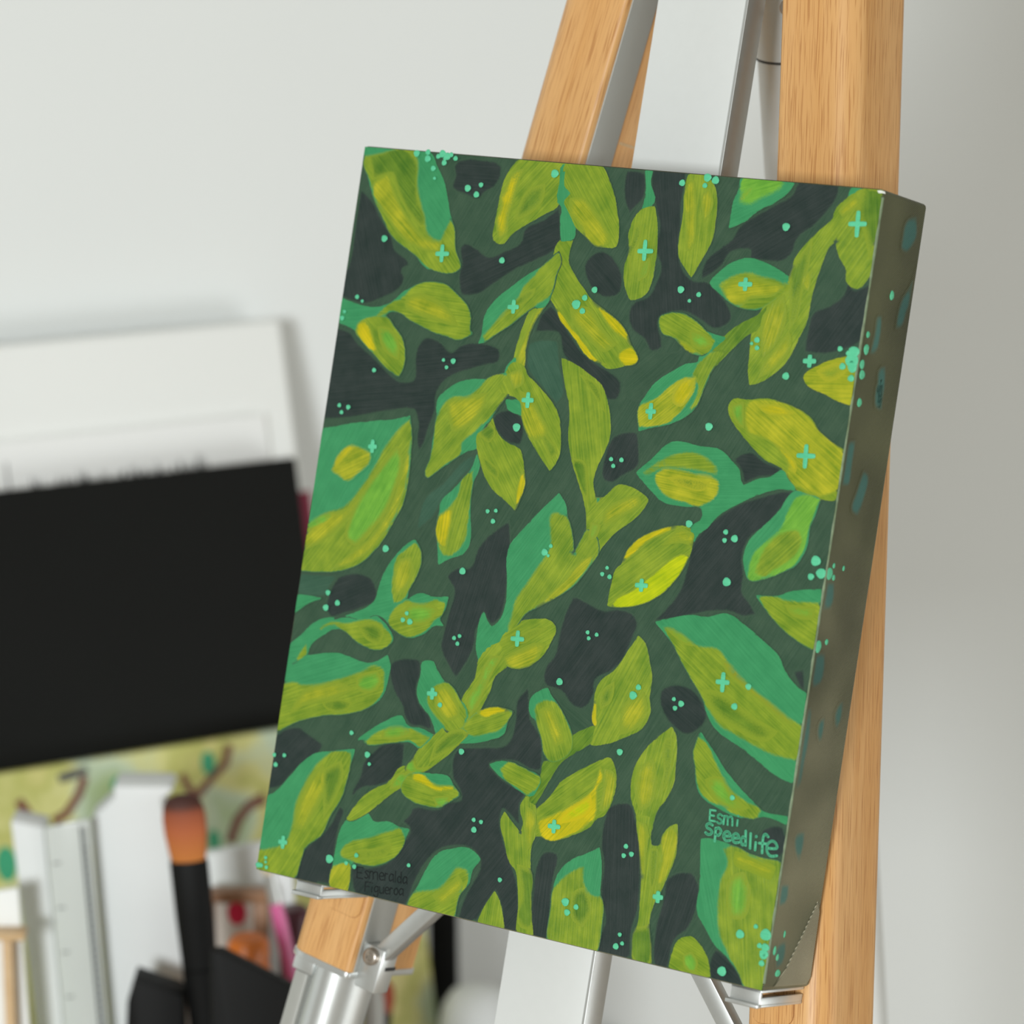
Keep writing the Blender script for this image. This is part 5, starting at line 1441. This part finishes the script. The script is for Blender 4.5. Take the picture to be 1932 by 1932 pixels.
for px, py, rx_, ry_ in ((393, 1440, 0.0045, 0.007), (228, 1480, 0.006, 0.005), (404, 1585, 0.004, 0.006), (12, 1630, 0.006, 0.010)):
    q = bpx(px, py, W1)
    dome_o = [(rx_ * math.cos(2 * math.pi * k / 14), ry_ * math.sin(2 * math.pi * k / 14)) for k in range(14)]
    vs = [(q[0] + p[0], q[1] + p[1], zf) for p in dome_o]
    mesh_obj('painted_dot', vs, [tuple(range(14))], M_TEALP, FP)

# black board right of the branch painting, showing between the left easel leg and the mast
# magenta folder between black canvas and white panel
nb = bm_obj('magenta_folder', box_bm(0, 0.06, vbottom(0.024) + 0.0005, bpx(585, 925, 0.027)[1], 0, 0.005, 0.001), plain('magenta_card', (150, 40, 74), 0.6))
nb.matrix_world = board_frame(0.0242) @ Matrix.Translation((bpx(591, 985, 0.027)[0] - 0.06, 0, 0))
tag(nb, 'magenta folder peeking out beside the black canvas edge', 'folder')


# ---------------------------------------------------------------- things standing on the table in front
def vplane(Y):
    """upright plane facing the camera at distance Y: (x, z) from a pixel"""
    def f(px, py):
        d_ = raydir(px, py)
        q = CAM + d_ * (Y / d_[1])
        return (float(q[0]), float(q[2]))
    return f


def down_to(p, q, z):
    """continue the line p->q to height z"""
    s = (z - p[1]) / (q[1] - p[1])
    return (p[0] + (q[0] - p[0]) * s, z)


def upright(name, Y, depth, left, right, tops, mat, parent=None, bev=0.001):
    """board with straight sloping sides: left/right are two pixels each, tops the outline between them"""
    f = vplane(Y)
    l0, l1 = f(*left[0]), f(*left[1])
    r0, r1 = f(*right[0]), f(*right[1])
    poly = [down_to(l0, l1, TABLE_Z + 0.0005)] + [f(*p) for p in tops] + [down_to(r0, r1, TABLE_Z + 0.0005)]
    o_ = bm_obj(name, prism_bm(poly, Y, Y + depth, lambda x_, z_, y_: (x_, y_, z_), bev), mat, parent)
    auto_smooth(o_)
    return o_


o = upright('white_box', 1.590, 0.020, ((20, 1549), (67, 1932)), ((84, 1562), (120, 1932)), [(20, 1549), (82, 1561)], M_WHITE)
tag(o, 'narrow white box standing upright left of the clear ruler', 'box')
o = upright('white_carton', 1.600, 0.024, ((172, 1546), (208, 1932)), ((304, 1506), (367, 1932)), [(170, 1548), (216, 1506), (214, 1484), (318, 1484), (327, 1492), (304, 1508)], M_WHITE)
tag(o, 'tall white carton with a notched top standing behind the big brush', 'carton')
M_ACRYL, nt, b, N, K = new_mat('clear_acrylic')
b.inputs['Base Color'].default_value = s2l((230, 236, 234))
b.inputs['Roughness'].default_value = 0.15
b.inputs['Transmission Weight'].default_value = 0.25
rl_ = thing('clear_ruler', 'clear plastic ruler with grey tick marks standing between the white box and carton', 'ruler', Matrix.Translation((0, 1.59, TABLE_Z)))
rl_.matrix_world = Matrix.Identity(4)
upright('blade', 1.586, 0.003, ((84, 1562), (120, 1932)), ((168, 1546), (203, 1932)), [(84, 1562), (168, 1546)], M_ACRYL, rl_, 0.0005)
f94 = vplane(1.5858)
M_TICK = plain('grey_ink', (72, 78, 80), 0.6)
for k in range(26):
    for xo, ln in ((10, 14), (70, 8)):
        if xo == 10 and k % 6 != 2:
            continue
        py = 1600 + k * 14
        px = 84 + (py - 1562) * 0.097 + xo
        a_, b_ = f94(px, py), f94(px + ln, py - 1.5)
        mesh_obj('tick', [(a_[0], 1.5857, a_[1]), (b_[0], 1.5857, b_[1]), (b_[0], 1.5857, b_[1] - 0.0008), (a_[0], 1.5857, a_[1] - 0.0008)], [(0, 1, 2, 3)], M_TICK, rl_)
for xo, w_ in ((66, 0.0012), (74, 0.0008)):
    p0 = [f94(84 + (py - 1562) * 0.097 + xo, py) for py in (1560, 1932)]
    z_b = down_to(p0[0], p0[1], TABLE_Z + 0.002)
    mesh_obj('edge_line', [(p0[0][0], 1.5857, p0[0][1]), (p0[0][0] + w_, 1.5857, p0[0][1]), (z_b[0] + w_, 1.5857, z_b[1]), (z_b[0], 1.5857, z_b[1])], [(0, 1, 2, 3)], M_TICK, rl_)


# big mop brush standing in a black pot below the picture
def P3(px, py, Y):
    d_ = raydir(px, py)
    return Vector(CAM + d_ * (Y / d_[1]))


M_BRIST, nt, b, N, K = new_mat('brown_bristle')
tc = N('ShaderNodeTexCoord')
sx_ = N('ShaderNodeSeparateXYZ')
K(tc.outputs['Object'], sx_.inputs[0])
rp = N('ShaderNodeValToRGB')
mr = N('ShaderNodeMapRange')
mr.inputs['From Min'].default_value = 0.0
mr.inputs['From Max'].default_value = 0.036
K(sx_.outputs[2], mr.inputs['Value'])
K(mr.outputs[0], rp.inputs[0])
e = rp.color_ramp.elements
e[0].position, e[0].color = 0.0, s2l((196, 120, 52))
e[1].position, e[1].color = 1.0, s2l((60, 28, 20))
for pos, c in ((0.45, (178, 96, 54)), (0.70, (150, 76, 46)), (0.82, (72, 36, 26))):
    el = e.new(pos)
    el.color = s2l(c)
K(rp.outputs[0], b.inputs['Base Color'])
b.inputs['Roughness'].default_value = 0.7
YB_ = 1.560
base3, tip3 = P3(356, 1622, YB_), P3(343, 1500, YB_)
brush = thing('mop_brush', 'large flat mop brush with brown dark-tipped bristles and black handle', 'brush', axis_matrix(base3, tip3) @ Matrix.Rotation(math.pi / 2, 4, 'Z'))
Lb = (tip3 - base3).length
s_ = YB_ / F * 1.03 / cp * 0.97
auto_smooth(bm_obj('bristles', lathe_bm([(0.0085, -0.001), (0.0098, 0.006), (0.0108, 0.014), (0.0110, 0.022), (0.0102, Lb - 0.006), (0.0080, Lb - 0.0015), (0.004, Lb)], 28, 0.55), M_BRIST, brush), 80)
inv = axis_matrix(base3, tip3).inverted()
hl = -(base3.z - TABLE_Z - 0.006) * 1.0
auto_smooth(bm_obj('ferrule', lathe_bm([(0.0090, -0.060), (0.0097, -0.030), (0.0098, -0.001), (0.0092, 0.0)], 28, 0.6), M_BLACKP, brush), 60)
auto_smooth(bm_obj('handle', lathe_bm([(0.0032, hl), (0.0058, hl * 0.75), (0.0085, -0.085), (0.0092, -0.058)], 24, 0.8), M_BLACKP, brush), 60)
hb = axis_matrix(base3, tip3) @ Vector((0, 0, hl))

pf = upright('black_portfolio', 1.900, 0.006, ((808, 1600), (810, 1932)), ((862, 1600), (866, 1932)), [(808, 1600), (862, 1600)], M_BLACKP)
tag(pf, 'narrow black board standing upright between the branch painting and the easel mast', 'board')
# black organiser boxes
o = upright('black_case', 1.500, 0.010, ((397, 1797), (397, 1932)), ((568, 1872), (568, 1932)), [(397, 1797), (418, 1796), (568, 1872)], M_BLACKP, None, 0.002)
tag(o, 'black case with a sloping top right of the mop brush', 'case')
cb = thing('black_tray', 'small black open box with tan lining left of the mop brush', 'box')
upright('body', 1.550, 0.02, ((240, 1888), (238, 1932)), ((345, 1878), (346, 1932)), [(240, 1890), (252, 1848), (345, 1880)], M_BLACKP, cb, 0.001)
upright('lining', 1.5705, 0.004, ((262, 1850), (262, 1932)), ((338, 1850), (340, 1932)), [(264, 1846), (276, 1838), (338, 1846)], plain('tan_card', (168, 156, 138), 0.7), cb, 0.0005)

# stretched canvas seen from behind at the lower left
cf = thing('canvas_back', 'small canvas showing its pale wooden stretcher bars at the lower left edge', 'canvas')
f = vplane(1.545)
p_r, p_t = f(46, 1762)
fx0 = p_r - 0.045
Yc = 1.545
zb = TABLE_Z + 0.0005
upright('canvas_sheet', Yc + 0.012, 0.003, ((-120, 1690), (-120, 1932)), ((34, 1676), (55, 1932)), [(-120, 1700), (34, 1676)], M_IVORY, cf, 0.0005)
for nm, (xa, xb, za, zc_) in (('top_bar', (fx0, p_r, p_t - 0.004, p_t)), ('bottom_bar', (fx0, p_r, zb, zb + 0.010)), ('side_bar', (p_r - 0.0115, p_r - 0.0065, zb + 0.010, p_t - 0.004)), ('side_bar', (fx0, fx0 + 0.010, zb + 0.010, p_t - 0.004))):
    auto_smooth(bm_obj(nm, box_bm(xa, xb, Yc, Yc + 0.0118, za, zc_, 0.0008), M_PALEWOOD, cf))

# framed card with a red dot, pink brush, jars: right of the mop brush
fr = thing('framed_card', 'white card with a red dot in a thin brown frame right of the mop brush', 'picture')
Yf = 1.625
f = vplane(Yf)
(xa, za), (xb, zb2) = f(388, 1690), f(505, 1690)
M_BROWNW = wood_mat('brown_wood', (150, 112, 84), (122, 86, 62), (164, 126, 96))
zt = f(450, 1684)[1]
for nm, (x0, x1, z0, z1) in (('top_bar', (xa, xb, zt - 0.006, zt)), ('bottom_bar', (xa, xb, TABLE_Z + 0.0005, TABLE_Z + 0.0065)), ('side_bar', (xb - 0.008, xb, TABLE_Z + 0.0065, zt - 0.006)), ('side_bar', (xa, xa + 0.004, TABLE_Z + 0.0065, zt - 0.006))):
    auto_smooth(bm_obj(nm, box_bm(x0, x1, Yf, Yf + 0.010, z0, z1, 0.0006), M_BROWNW, fr))
bm_obj('card', box_bm(xa + 0.004, xb - 0.008, Yf + 0.004, Yf + 0.0055, TABLE_Z + 0.0065, zt - 0.006), plain('cream_card', (222, 216, 206), 0.7), fr)
q = f(446, 1727)
mesh_obj('red_dot', [(q[0] + 0.0050 * math.cos(2 * math.pi * k / 18), Yf + 0.0038, q[1] + 0.0068 * math.sin(2 * math.pi * k / 18)) for k in range(18)], [tuple(range(18))], plain('red_paint', (214, 38, 76), 0.6), fr)
o = upright('white_sketchbook', 1.650, 0.008, ((388, 1612), (392, 1932)), ((540, 1586), (556, 1932)), [(388, 1612), (520, 1588), (552, 1620)], M_WHITE)
tag(o, 'white sketchbook standing behind the framed card', 'sketchbook')

pa, pb = P3(556, 1862, 1.590), P3(506, 1640, 1.590)
pbz = thing('pink_brush', 'brush with a glossy pink handle and pale ferrule beside the left easel leg', 'brush', axis_matrix(pa, pb))
Lp = (pb - pa).length
ext = (pa.z - TABLE_Z - 0.003) / ((pb - pa).normalized().z)
auto_smooth(bm_obj('handle', lathe_bm([(0.0018, -ext), (0.0032, -ext * 0.6), (0.0036, 0.0), (0.0040, Lp * 0.55), (0.0034, Lp * 0.72)], 20), plain('pink_lacquer', (214, 108, 160), 0.25), pbz), 60)
auto_smooth(bm_obj('ferrule', lathe_bm([(0.0035, Lp * 0.72), (0.0036, Lp * 0.78), (0.0032, Lp * 0.95), (0.0034, Lp * 0.97)], 20), M_ALU, pbz), 60)
auto_smooth(bm_obj('bristles', lathe_bm([(0.0033, Lp * 0.97), (0.0036, Lp * 1.05), (0.0020, Lp * 1.16), (0.0004, Lp * 1.19)], 20), plain('cream_bristle', (214, 200, 170), 0.8), pbz), 60)


def bottle(name, label, px, py_top, Y, r, mat, capmat, caph, neck=0.5):
    top = P3(px, py_top, Y)
    Hb = top.z - TABLE_Z
    t_ = thing(name, label, 'bottle', Matrix.Translation((top.x, top.y, TABLE_Z + 0.0003)))
    auto_smooth(bm_obj('body', lathe_bm([(r * 0.9, 0), (r, 0.003), (r, Hb - caph - 0.012), (r * 0.85, Hb - caph - 0.005), (r * neck, Hb - caph)], 28), mat, t_), 50)
    auto_smooth(bm_obj('cap', lathe_bm([(r * neck * 1.15, Hb - caph), (r * neck * 1.15, Hb - 0.003), (r * neck * 0.9, Hb)], 28), capmat, t_), 50)
    return t_


M_ORANGE = plain('orange_plastic', (206, 112, 40), 0.4)
M_MAROON = plain('maroon_plastic', (78, 36, 48), 0.4)
bottle('orange_bottle', 'orange paint bottle behind the black case', 468, 1770, 1.570, 0.0125, M_ORANGE, M_ORANGE, 0.010, 0.75)
bottle('maroon_bottle', 'dark maroon paint bottle next to the left easel leg', 556, 1712, 1.625, 0.0085, M_MAROON, M_MAROON, 0.012, 0.8)

# between left leg and mast
pa, pb = P3(724, 1925, 1.66), P3(730, 1850, 1.66)
rb = thing('red_brown_brush', 'round brush with red-brown bristles and pale handle behind the left easel leg', 'brush', axis_matrix(pa, pb))
Lp = (pb - pa).length
ext = (pa.z - TABLE_Z - 0.002) / ((pb - pa).normalized().z)
auto_smooth(bm_obj('bristles', lathe_bm([(0.0042, Lp * 0.25), (0.0050, Lp * 0.55), (0.0040, Lp * 0.85), (0.0010, Lp)], 20), plain('red_bristle', (150, 62, 38), 0.7), rb), 60)
auto_smooth(bm_obj('ferrule', lathe_bm([(0.0038, -0.012), (0.0042, Lp * 0.25)], 20), M_BLACKP, rb), 60)
auto_smooth(bm_obj('handle', lathe_bm([(0.0016, -ext), (0.0036, -0.04), (0.0038, -0.012)], 20), M_PALEWOOD, rb), 60)
bottle('grey_tube', 'pale grey cylinder bottle just right of the left easel leg', 704, 1835, 1.655, 0.0062, M_GREY, M_ALU, 0.006, 0.7)
top = P3(900, 1862, 1.80)
rr = thing('paper_roll', 'thick white roll standing on the table between the black board and the mast', 'roll', Matrix.Translation((top.x, top.y, TABLE_Z + 0.0003)))
Hr = top.z - TABLE_Z
auto_smooth(bm_obj('roll_body', lathe_bm([(0.021, 0), (0.0225, 0.002), (0.0225, Hr - 0.022), (0.0205, Hr - 0.012), (0.0155, Hr - 0.004), (0.008, Hr - 0.0008), (0.001, Hr)], 36), M_WHITE, rr), 60)
